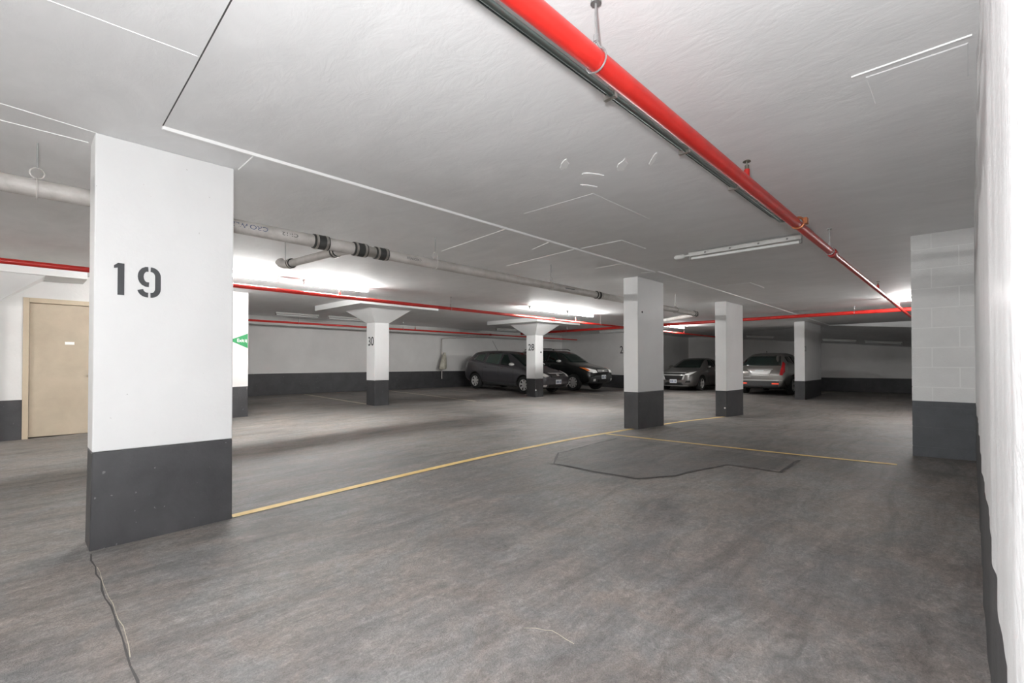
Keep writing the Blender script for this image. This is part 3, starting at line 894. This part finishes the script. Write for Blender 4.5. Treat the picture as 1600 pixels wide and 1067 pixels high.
M['redlens'] = mat('red_lens', (0.42, 0.008, 0.012), .15)
M['reflector'] = mat('red_reflector_glow', (0.75, 0.08, 0.05), .2, emit=(1.0, .12, .06), estr=.35)  # small emission stands in for light thrown back; not a lamp
M['lplate'] = mat('licence_plate', (0.80, 0.83, 0.85), .4)
M['platetext'] = mat('plate_marks', (0.12, 0.16, 0.30), .5)

def car(name, loc, rz, label, cat, L, W, H, paintn, st, axles, rw, feats):
    """st: stations (s from nose, z_bottom, z_belt, z_top, half_bottom, half_mid, half_belt, half_roof)"""
    r = root(name, loc, label, cat, rz)
    ring = []
    for (s, zb, zs, zr, wb, wm, ws, wr) in st:
        half = [(0, zb), (wb * .8, zb), (wb, zb + .06), (wm, zb + .42 * (zs - zb)), (wm * .995, zs - .10), (ws, zs), (ws - .035, zs + min(.05, (zr - zs) * .4)),
                (wr, zr - min(.07, (zr - zs) * .35)), (wr * .80, zr - .012), (0, zr)]
        ring.append([(L / 2 - s, y, z) for y, z in half] + [(L / 2 - s, -y, z) for y, z in half[-2:0:-1]])
    n = len(ring[0])
    mb = MB()
    mb.add([p for q in ring for p in q], [(i * n + k, i * n + (k + 1) % n, (i + 1) * n + (k + 1) % n, (i + 1) * n + k) for i in range(len(ring) - 1) for k in range(n)])
    mb.add(ring[0], [tuple(range(n))]); mb.add(ring[-1], [tuple(range(n))])
    tmp = mb.build('body_cage', paintn)
    bm = bmesh.new(); bm.from_mesh(tmp.data); bmesh.ops.remove_doubles(bm, verts=bm.verts, dist=1e-5); bmesh.ops.recalc_face_normals(bm, faces=bm.faces)
    bm.to_mesh(tmp.data); bm.free()
    sm = tmp.modifiers.new('sub', 'SUBSURF'); sm.levels = 2; sm.render_levels = 2
    dg = bpy.context.evaluated_depsgraph_get()
    sub = bpy.data.meshes.new_from_object(tmp.evaluated_get(dg))
    bm = bmesh.new(); bm.from_mesh(sub); bvh = BVHTree.FromBMesh(bm); bm.free()
    # wheel wells
    cut = MB()
    for ax in axles:
        for sd in (-1, 1):
            cut.tube([(L / 2 - ax, sd * (W / 2 - .26), rw), (L / 2 - ax, sd * (W / 2 + .3), rw)], rw + .055, 28)
    co = cut.build('well_cutter', 'trim')
    tmp.modifiers.clear(); tmp.data = sub
    bo = tmp.modifiers.new('wells', 'BOOLEAN'); bo.object = co; bo.operation = 'DIFFERENCE'; bo.solver = 'EXACT'
    try: bo.material_mode = 'TRANSFER'
    except Exception: pass
    dg = bpy.context.evaluated_depsgraph_get(); dg.update()
    fin = bpy.data.meshes.new_from_object(tmp.evaluated_get(dg))
    fin.name = 'body'
    bpy.data.objects.remove(tmp); bpy.data.objects.remove(co)
    fin.polygons.foreach_set('use_smooth', [True] * len(fin.polygons))
    try: fin.set_sharp_from_angle(angle=R(45))
    except Exception: pass
    body = bpy.data.objects.new('body', fin); COL.objects.link(body); body.parent = r
    # conforming panels
    def panel(pname, poly, axis, matn, off=.006, par=r, both=False, thick=.006, sub=3):
        """poly: 2D outline. axis 'F' (from front, coords y,z), 'B' (from back, y,z), 'R'/'L' sides (coords s,z), 'T' top (s,y)"""
        outs = []
        for side in ((axis,) if not both else (('R', 'L') if axis in 'RL' else (axis, axis + 'm'))):
            ax = side[0]; mir = -1 if side.endswith('m') else 1
            bm = bmesh.new()
            bm.faces.new([bm.verts.new((a, b, 0)) for a, b in poly])
            bmesh.ops.triangulate(bm, faces=bm.faces)
            for _ in range(sub): bmesh.ops.subdivide_edges(bm, edges=bm.edges[:], cuts=1, use_grid_fill=True)
            dead = []
            for v in bm.verts:
                a, b = v.co.x, v.co.y
                if ax == 'F': o_, d_ = Vector((L, a * mir, b)), Vector((-1, 0, 0))
                elif ax == 'B': o_, d_ = Vector((-L, a * mir, b)), Vector((1, 0, 0))
                elif ax == 'R': o_, d_ = Vector((L / 2 - a, -W, b)), Vector((0, 1, 0))
                elif ax == 'L': o_, d_ = Vector((L / 2 - a, W, b)), Vector((0, -1, 0))
                else: o_, d_ = Vector((L / 2 - a, b * mir, 3)), Vector((0, 0, -1))
                h, nn, _, _ = bvh.ray_cast(o_, d_)
                if h is None: dead.append(v); continue
                if nn.dot(d_) > 0: nn = -nn
                v.co = h + nn * off
            if dead: bmesh.ops.delete(bm, geom=dead, context='VERTS')
            bmesh.ops.recalc_face_normals(bm, faces=bm.faces)
            me = bpy.data.meshes.new(pname); bm.to_mesh(me); bm.free()
            me.polygons.foreach_set('use_smooth', [True] * len(me.polygons))
            me.materials.append(M[matn])
            o = bpy.data.objects.new(pname, me); COL.objects.link(o); o.parent = par
            so = o.modifiers.new('thick', 'SOLIDIFY'); so.thickness = thick; so.offset = 0
            outs.append(o)
        return outs
    # wheels
    def wheel_mesh():
        t = MB(); prof = [(rw * .64, -.10), (rw * .93, -.105), (rw, -.07), (rw, .07), (rw * .93, .105), (rw * .64, .10)]
        k = 32; vs = []
        for i in range(k):
            a = 2 * math.pi * i / k
            vs += [(q * math.cos(a), y, q * math.sin(a)) for q, y in prof]
        m_ = len(prof)
        t.add(vs, [(i * m_ + j, i * m_ + (j + 1) % m_, ((i + 1) % k) * m_ + (j + 1) % m_, ((i + 1) % k) * m_ + j) for i in range(k) for j in range(m_)])
        rim = MB(); ri = rw * .66
        rim.ring((0, -.085, 0), (0, 1, 0), ri - .012, .014, 28, 6)
        for i in range(feats.get('spokes', 7)):
            a = 2 * math.pi * i / feats.get('spokes', 7) + .3
            ca, sa = math.cos(a), math.sin(a); px, pz = -sa, ca
            w0, w1 = .028, .036
            rim.add([(ca * .03 + px * w0, -.085, sa * .03 + pz * w0), (ca * .03 - px * w0, -.085, sa * .03 - pz * w0), (ca * ri - px * w1, -.075, sa * ri - pz * w1), (ca * ri + px * w1, -.075, sa * ri + pz * w1),
                     (ca * .03 + px * w0, -.05, sa * .03 + pz * w0), (ca * .03 - px * w0, -.05, sa * .03 - pz * w0), (ca * ri - px * w1, -.05, sa * ri - pz * w1), (ca * ri + px * w1, -.05, sa * ri + pz * w1)],
                    [(0, 1, 2, 3), (4, 5, 6, 7), (0, 1, 5, 4), (1, 2, 6, 5), (2, 3, 7, 6), (3, 0, 4, 7)])
        rim.tube([(0, -.05, 0), (0, -.09, 0), (0, -.095, 0)], [.05, .048, .03], 14)
        bk = MB(); bk.tube([(0, -.03, 0), (0, .06, 0)], rw * .66, 28)
        return t, rim, bk
    t, rim, bk = wheel_mesh()
    first = None
    for ax in axles:
        for sd in (-1, 1):
            w = bpy.data.objects.new('wheel', None); COL.objects.link(w); w.parent = r; w.empty_display_size = .1
            w.location = (L / 2 - ax, sd * (W / 2 - .125), rw); w.rotation_euler = (0, 0, 0 if sd < 0 else math.pi)
            if first is None:
                a = t.build('tire', 'tire', w, smooth=True); b = rim.build('rim', 'alloy', w); c = bk.build('brake_disc', 'trim', w)
                first = (a, b, c)
            else:
                for q in first:
                    q2 = q.copy(); COL.objects.link(q2); q2.parent = w
    feats['build'](r, panel, L, W, H, body)
    return r

def mirror_part(r, x, y, z, matn):
    for s in (-1, 1):
        mb = MB()
        n = 12; vs = []
        for (t, q) in ((-.05, .55), (0, .95), (.05, 1), (.10, .85), (.13, .4)):
            for k in range(n):
                a = 2 * math.pi * k / n
                vs.append((x + t - .04, s * (y + .10 + .105 * q * math.cos(a)), z + .065 * q * math.sin(a)))
        mb.add(vs, [(i * n + k, i * n + (k + 1) % n, (i + 1) * n + (k + 1) % n, (i + 1) * n + k) for i in range(4) for k in range(n)] + [tuple(range(n)), tuple(4 * n + k for k in range(n))])
        mb.build('side_mirror', matn, r, smooth=True)

def plate(r, x, z, facing, tilt=0, y0=0.0):
    mb = MB(); d_ = .008 * facing
    mb.box(x - .006, x + .006, y0 - .155, y0 + .155, z - .08, z + .08)
    p = mb.build('licence_plate', 'lplate', r)
    for k in range(7):
        if k == 4: continue
        mb = MB(); y = y0 - .115 + k * .038; mb.box(x + d_ - .001, x + d_ + .001, y - .011, y + .011, z - .04, z + .035); mb.build('plate_mark', 'platetext', p)

# --- grey hatchback
def f_matrix(r, panel, L, W, H, body):
    G = 'glass'
    panel('windshield', [(-.60, .98), (.60, .98), (.52, 1.43), (-.52, 1.43)], 'F', G)
    panel('side_window', [(1.52, .98), (2.14, 1.01), (2.12, 1.40), (1.98, 1.39)], 'R', G, both=True)
    panel('side_window', [(2.22, 1.01), (2.98, 1.06), (2.94, 1.40), (2.22, 1.41)], 'R', 'glass_lit_tint', both=True)
    panel('quarter_window', [(3.10, 1.08), (3.66, 1.16), (3.56, 1.34), (3.10, 1.39)], 'R', 'glass_lit_tint', both=True)
    panel('rear_window', [(-.50, 1.12), (.50, 1.12), (.46, 1.38), (-.46, 1.38)], 'B', G)
    panel('headlight', [(.48, .66), (.66, .62), (.76, .70), (.72, .83), (.60, .78)], 'F', 'lens', both=True)
    panel('grille', [(-.40, .62), (.40, .62), (.44, .76), (-.44, .76)], 'F', 'trim')
    panel('grille_bar', [(-.36, .735), (.36, .735), (.44, .765), (-.44, .765)], 'F', 'chrome', .014)
    panel('emblem', [(-.07, .67), (.07, .67), (.07, .72), (-.07, .72)], 'F', 'chrome', .016, sub=2)
    panel('lower_intake', [(-.45, .26), (.45, .26), (.50, .37), (-.50, .37)], 'F', 'trim')
    panel('fog_lamp', [(.58, .28), (.70, .28), (.70, .36), (.58, .36)], 'F', 'lens', both=True, sub=2)
    panel('tail_light', [(.58, .78), (.76, .74), (.74, 1.12), (.62, 1.14)], 'B', 'redlens', both=True)
    panel('rocker_panel', [(1.3, .23), (3.1, .23), (3.1, .33), (1.3, .33)], 'R', 'cladding', .012, both=True)
    for s in (1.40, 2.18, 3.04):
        panel('door_seam', [(s, .36), (s + .012, .36), (s + .012, .98), (s, .98)], 'R', 'trim', .002, both=True, thick=.002)
    for s in (1.98, 2.86):
        panel('door_handle', [(s, .86), (s + .17, .87), (s + .17, .91), (s, .90)], 'R', 'p_grey', .022, both=True, thick=.02, sub=2)
    mirror_part(r, L / 2 - 1.50, .78, 1.03, 'chrome')
    plate(r, L / 2 + .02, .46, 1, y0=0)
    mb = MB(); mb.tube([(L / 2 - 3.1, 0, 1.50), (L / 2 - 3.45, 0, 1.92)], .006, 6); mb.build('antenna', 'trim', r)
ST = [(0.00, .34, .58, .66, .55, .60, .58, .45), (.06, .24, .62, .74, .66, .74, .70, .52), (.25, .20, .70, .82, .76, .85, .80, .58), (.6, .18, .80, .90, .80, .885, .84, .62),
      (1.02, .18, .90, .98, .82, .89, .85, .66), (1.20, .18, .93, 1.05, .82, .89, .86, .68), (1.55, .18, .95, 1.28, .82, .89, .865, .66), (1.95, .18, .97, 1.48, .82, .89, .865, .63), (2.4, .18, .99, 1.545, .82, .89, .865, .62),
      (3.1, .18, 1.03, 1.535, .82, .89, .86, .61), (3.65, .20, 1.07, 1.50, .82, .885, .86, .59), (3.92, .23, 1.09, 1.46, .81, .88, .84, .57), (4.00, .25, 1.09, 1.30, .80, .87, .82, .56), (4.11, .27, 1.02, 1.12, .78, .85, .79, .55), (4.19, .32, .93, 1.0, .74, .81, .76, .53), (4.22, .36, .66, .76, .68, .74, .70, .5)]
car('grey_hatchback', (13.53, 12.85, fz(13.2, 12.85)), R(-90), 'dark grey hatchback wagon parked nose out behind flared column 28', 'car', 4.35, 1.77, 1.55, 'p_grey', ST, (.90, 3.50), .315, dict(spokes=7, build=f_matrix))
bpy.data.objects['grey_hatchback'].rotation_euler = (0, math.atan((fz(13.2, 14.2) - fz(13.2, 11.55)) / 2.65), R(-90))

# --- black crossover
def f_crv(r, panel, L, W, H, body):
    G = 'glass'
    panel('windshield', [(-.62, 1.16), (.62, 1.16), (.54, 1.56), (-.54, 1.56)], 'F', G)
    panel('side_window', [(1.62, 1.16), (2.28, 1.18), (2.26, 1.56), (2.02, 1.55)], 'R', G, both=True)
    panel('side_window', [(2.36, 1.18), (3.14, 1.21), (3.10, 1.56), (2.36, 1.57)], 'R', G, both=True)
    panel('quarter_window', [(3.26, 1.22), (3.95, 1.25), (3.88, 1.52), (3.26, 1.55)], 'R', G, both=True)
    panel('rear_window', [(-.55, 1.2), (.55, 1.2), (.5, 1.55), (-.5, 1.55)], 'B', G)
    panel('headlight', [(.42, .78), (.66, .76), (.78, .80), (.80, .96), (.66, .95), (.46, .88)], 'F', 'lens', both=True)
    panel('turn_signal', [(.745, .83), (.80, .84), (.825, .96), (.755, .95)], 'F', 'amber', .016, both=True, sub=2)
    panel('grille', [(-.38, .76), (.38, .76), (.42, .90), (-.42, .90)], 'F', 'trim')
    for z in (.80, .855):
        panel('grille_bar', [(-.38, z), (.38, z), (.38, z + .022), (-.38, z + .022)], 'F', 'chrome', .014, sub=2)
    panel('emblem', [(-.07, .80), (.07, .80), (.06, .88), (-.06, .88)], 'F', 'chrome', .02, sub=2)
    panel('lower_bumper', [(-.74, .34), (.74, .34), (.80, .58), (.5, .66), (-.5, .66), (-.80, .58)], 'F', 'cladding', .012)
    panel('lower_intake', [(-.36, .40), (.36, .40), (.40, .50), (-.40, .50)], 'F', 'trim', .022)
    panel('fog_lamp', [(.54, .44), (.66, .44), (.66, .53), (.54, .53)], 'F', 'lens', .022, both=True, sub=2)
    panel('sill_cladding', [(1.4, .30), (3.25, .30), (3.25, .48), (1.4, .48)], 'R', 'cladding', .012, both=True)
    for s in (1.50, 2.32, 3.20):
        panel('door_seam', [(s, .5), (s + .012, .5), (s + .012, 1.14), (s, 1.14)], 'R', 'trim', .002, both=True, thick=.002)
    for s in (2.08, 2.98):
        panel('door_handle', [(s, 1.0), (s + .17, 1.0), (s + .17, 1.04), (s, 1.04)], 'R', 'p_black', .022, both=True, thick=.02, sub=2)
    panel('tail_light', [(.66, .95), (.78, .95), (.70, 1.5), (.60, 1.5)], 'B', 'redlens', both=True)
    mirror_part(r, L / 2 - 1.62, .80, 1.20, 'chrome')
    plate(r, L / 2 + .025, .60, 1)
    for s in (-1, 1):
        mb = MB(); mb.tube([(L / 2 - 2.15, s * .58, 1.66), (L / 2 - 2.3, s * .58, 1.715), (L / 2 - 3.7, s * .57, 1.71), (L / 2 - 3.85, s * .57, 1.64)], .018, 8); mb.build('roof_rail', 'trim', r, smooth=True)
ST = [(0.00, .44, .72, .82, .58, .62, .60, .46), (.06, .34, .80, .91, .70, .76, .72, .54), (.25, .29, .88, .98, .78, .86, .80, .60), (.65, .27, .96, 1.06, .82, .89, .84, .64),
      (1.12, .27, 1.06, 1.14, .83, .895, .86, .68), (1.30, .27, 1.10, 1.24, .83, .895, .865, .69), (1.6, .27, 1.12, 1.45, .83, .895, .87, .67), (1.95, .27, 1.14, 1.61, .83, .895, .87, .65), (2.4, .27, 1.16, 1.675, .83, .895, .87, .64),
      (3.2, .27, 1.18, 1.675, .83, .895, .87, .63), (3.9, .28, 1.20, 1.64, .82, .89, .86, .61), (4.22, .32, 1.21, 1.57, .80, .88, .84, .58), (4.42, .38, 1.05, 1.28, .76, .84, .79, .55), (4.54, .44, .82, .95, .68, .76, .72, .5), (4.60, .5, .66, .74, .52, .6, .56, .42)]
car('black_crossover', (16.72, 13.15, fz(16.2, 13.1)), R(-90), 'black crossover with roof rails parked nose out by the end wall', 'car', 4.60, 1.79, 1.68, 'p_black', ST, (.90, 3.52), .345, dict(spokes=9, build=f_crv))
bpy.data.objects['black_crossover'].rotation_euler = (0, math.atan((fz(16, 14.4) - fz(16, 11.8)) / 2.62), R(-90))

# --- silver sedan
def f_cruze(r, panel, L, W, H, body):
    G = 'glass'
    panel('windshield', [(-.64, 1.0), (.64, 1.0), (.50, 1.38), (-.50, 1.38)], 'F', G)
    panel('side_window', [(1.78, 1.0), (2.48, 1.03), (2.46, 1.36), (2.22, 1.35)], 'R', G, both=True)
    panel('side_window', [(2.56, 1.03), (3.36, 1.07), (3.14, 1.32), (2.56, 1.36)], 'R', G, both=True)
    panel('rear_window', [(-.55, 1.12), (.55, 1.12), (.48, 1.34), (-.48, 1.34)], 'B', G)
    panel('headlight', [(.46, .70), (.66, .67), (.76, .75), (.78, .84), (.62, .80)], 'F', 'lens', both=True)
    panel('upper_grille', [(-.46, .70), (.46, .70), (.48, .765), (-.48, .765)], 'F', 'trim', .008)
    panel('grille_bar', [(-.48, .66), (.48, .66), (.50, .70), (-.50, .70)], 'F', 'chrome', .018, sub=2)
    panel('grille_bar', [(-.50, .765), (.50, .765), (.50, .785), (-.50, .785)], 'F', 'chrome', .018, sub=2)
    panel('lower_grille', [(-.38, .48), (.38, .48), (.46, .66), (-.46, .66)], 'F', 'trim', .010)
    panel('grille_bar', [(.36, .47), (.44, .47), (.52, .68), (.45, .68)], 'F', 'chrome', .018, both=True, sub=2)
    panel('lower_intake', [(-.42, .25), (.42, .25), (.36, .37), (-.36, .37)], 'F', 'trim', .008)
    panel('lower_lip', [(-.60, .215), (.60, .215), (.60, .24), (-.60, .24)], 'F', 'chrome', .012, sub=2)
    panel('fog_lamp_recess', [(.50, .36), (.72, .38), (.72, .46), (.56, .44)], 'F', 'trim', .010, both=True)
    panel('tail_light', [(.5, .78), (.78, .76), (.76, .95), (.52, .95)], 'B', 'redlens', both=True)
    for s in (1.60, 2.52, 3.36):
        panel('door_seam', [(s, .36), (s + .012, .36), (s + .012, .98), (s, .98)], 'R', 'trim', .002, both=True, thick=.002)
    for s in (2.28, 3.14):
        panel('door_handle', [(s, .86), (s + .17, .87), (s + .17, .90), (s, .89)], 'R', 'chrome', .022, both=True, thick=.02, sub=2)
    mirror_part(r, L / 2 - 1.72, .80, 1.03, 'p_silver')
    plate(r, L / 2 + .02, .42, 1)
ST = [(0.00, .30, .58, .68, .58, .62, .60, .46), (.06, .21, .64, .76, .70, .77, .73, .55), (.25, .17, .72, .84, .78, .87, .81, .60), (.65, .16, .82, .92, .82, .90, .85, .64),
      (1.20, .16, .92, .99, .84, .905, .86, .68), (1.42, .16, .95, 1.08, .84, .905, .865, .70), (1.8, .16, .96, 1.28, .84, .905, .865, .66), (2.2, .16, .98, 1.43, .84, .905, .86, .60), (2.65, .16, .99, 1.48, .84, .905, .86, .585),
      (3.2, .16, 1.01, 1.44, .84, .905, .86, .58), (3.65, .18, 1.02, 1.29, .83, .90, .85, .60), (4.0, .20, 1.01, 1.10, .82, .89, .84, .62), (4.35, .24, .98, 1.04, .78, .86, .80, .60), (4.52, .30, .88, .95, .70, .78, .73, .52), (4.60, .38, .62, .70, .52, .6, .56, .44)]
car('silver_sedan', (22.15, 9.30, fz(21.5, 9.2)), R(180), 'silver sedan facing the viewer between the two plain columns', 'car', 4.60, 1.81, 1.48, 'p_silver', ST, (.93, 3.61), .325, dict(spokes=5, build=f_cruze))

# --- bronze crossover seen from behind
def f_srx(r, panel, L, W, H, body):
    G = 'glass'
    panel('rear_window', [(-.70, 1.12), (.70, 1.12), (.56, 1.50), (-.56, 1.50)], 'B', G)
    panel('windshield', [(-.62, 1.14), (.62, 1.14), (.54, 1.52), (-.54, 1.52)], 'F', G)
    panel('side_window', [(1.85, 1.12), (2.55, 1.15), (2.52, 1.50), (2.3, 1.49)], 'R', G, both=True)
    panel('side_window', [(2.63, 1.15), (3.45, 1.19), (3.38, 1.50), (2.63, 1.51)], 'R', G, both=True)
    panel('quarter_window', [(3.55, 1.20), (4.10, 1.28), (3.92, 1.46), (3.55, 1.49)], 'R', G, both=True)
    panel('tail_light', [(.70, .78), (.80, .76), (.86, .90), (.80, 1.20), (.70, 1.28), (.73, 1.05)], 'B', 'redlens', both=True)
    panel('plate_recess', [(-.34, .78), (.34, .78), (.42, .96), (-.42, .96)], 'B', 'alloy', .003)
    panel('chrome_strip', [(-.46, .965), (.46, .965), (.46, .99), (-.46, .99)], 'B', 'chrome', .016, sub=2)
    panel('chrome_surround', [(-.36, .745), (.36, .745), (.34, .775), (-.34, .775)], 'B', 'chrome', .014, sub=2)
    panel('badge', [(.30, .68), (.56, .68), (.56, .70), (.30, .70)], 'B', 'chrome', .014, sub=2)
    panel('bumper_strip', [(-.80, .555), (.80, .555), (.80, .58), (-.80, .58)], 'B', 'chrome', .016, sub=3)
    panel('lower_bumper', [(-.82, .26), (.82, .26), (.86, .54), (-.86, .54)], 'B', 'cladding', .010)
    panel('reflector', [(.44, .42), (.68, .42), (.68, .47), (.44, .47)], 'B', 'reflector', .02, both=True, sub=2)
    panel('headlight', [(.55, .72), (.76, .72), (.80, .95), (.66, .95)], 'F', 'lens', both=True)
    panel('sill_cladding', [(1.45, .24), (3.45, .24), (3.45, .36), (1.45, .36)], 'R', 'cladding', .012, both=True)
    for s in (1.66, 2.59, 3.5):
        panel('door_seam', [(s, .40), (s + .012, .40), (s + .012, 1.1), (s, 1.1)], 'R', 'trim', .002, both=True, thick=.002)
    for s in (2.34, 3.25):
        panel('door_handle', [(s, .98), (s + .18, .98), (s + .18, 1.02), (s, 1.02)], 'R', 'chrome', .022, both=True, thick=.02, sub=2)
    mirror_part(r, L / 2 - 1.8, .84, 1.15, 'p_bronze')
    plate(r, -L / 2 + .035, .87, -1)
    mb = MB(); mb.add([(-L / 2 + .95, -.02, 1.655), (-L / 2 + .95, .02, 1.655), (-L / 2 + 1.12, 0, 1.655), (-L / 2 + .96, 0, 1.71)], [(0, 1, 2), (0, 1, 3), (1, 2, 3), (2, 0, 3)]); mb.build('shark_fin_antenna', 'trim', r)
ST = [(0.00, .34, .68, .80, .58, .64, .62, .46), (.06, .24, .78, .90, .72, .80, .75, .55), (.25, .20, .88, .98, .80, .90, .84, .62), (.7, .19, .98, 1.06, .85, .94, .88, .66),
      (1.25, .19, 1.06, 1.13, .87, .95, .90, .70), (1.5, .19, 1.08, 1.24, .87, .95, .905, .70), (1.9, .19, 1.10, 1.46, .87, .95, .905, .66), (2.3, .19, 1.12, 1.61, .87, .95, .90, .64), (2.8, .19, 1.14, 1.665, .87, .95, .90, .63),
      (3.5, .19, 1.17, 1.65, .87, .95, .89, .62), (4.05, .21, 1.19, 1.59, .86, .94, .88, .60), (4.38, .25, 1.17, 1.42, .84, .93, .86, .60), (4.62, .28, 1.04, 1.16, .82, .91, .84, .62), (4.74, .28, .93, 1.00, .80, .88, .80, .60), (4.80, .30, .86, .93, .78, .86, .78, .60), (4.83, .34, .72, .78, .72, .80, .74, .56)]
car('bronze_crossover', (22.3, 5.86, fz(21.5, 5.8)), 0.0, 'bronze-grey crossover seen from behind beside column 21', 'car', 4.83, 1.91, 1.67, 'p_bronze', ST, (.98, 3.79), .37, dict(spokes=6, build=f_srx))
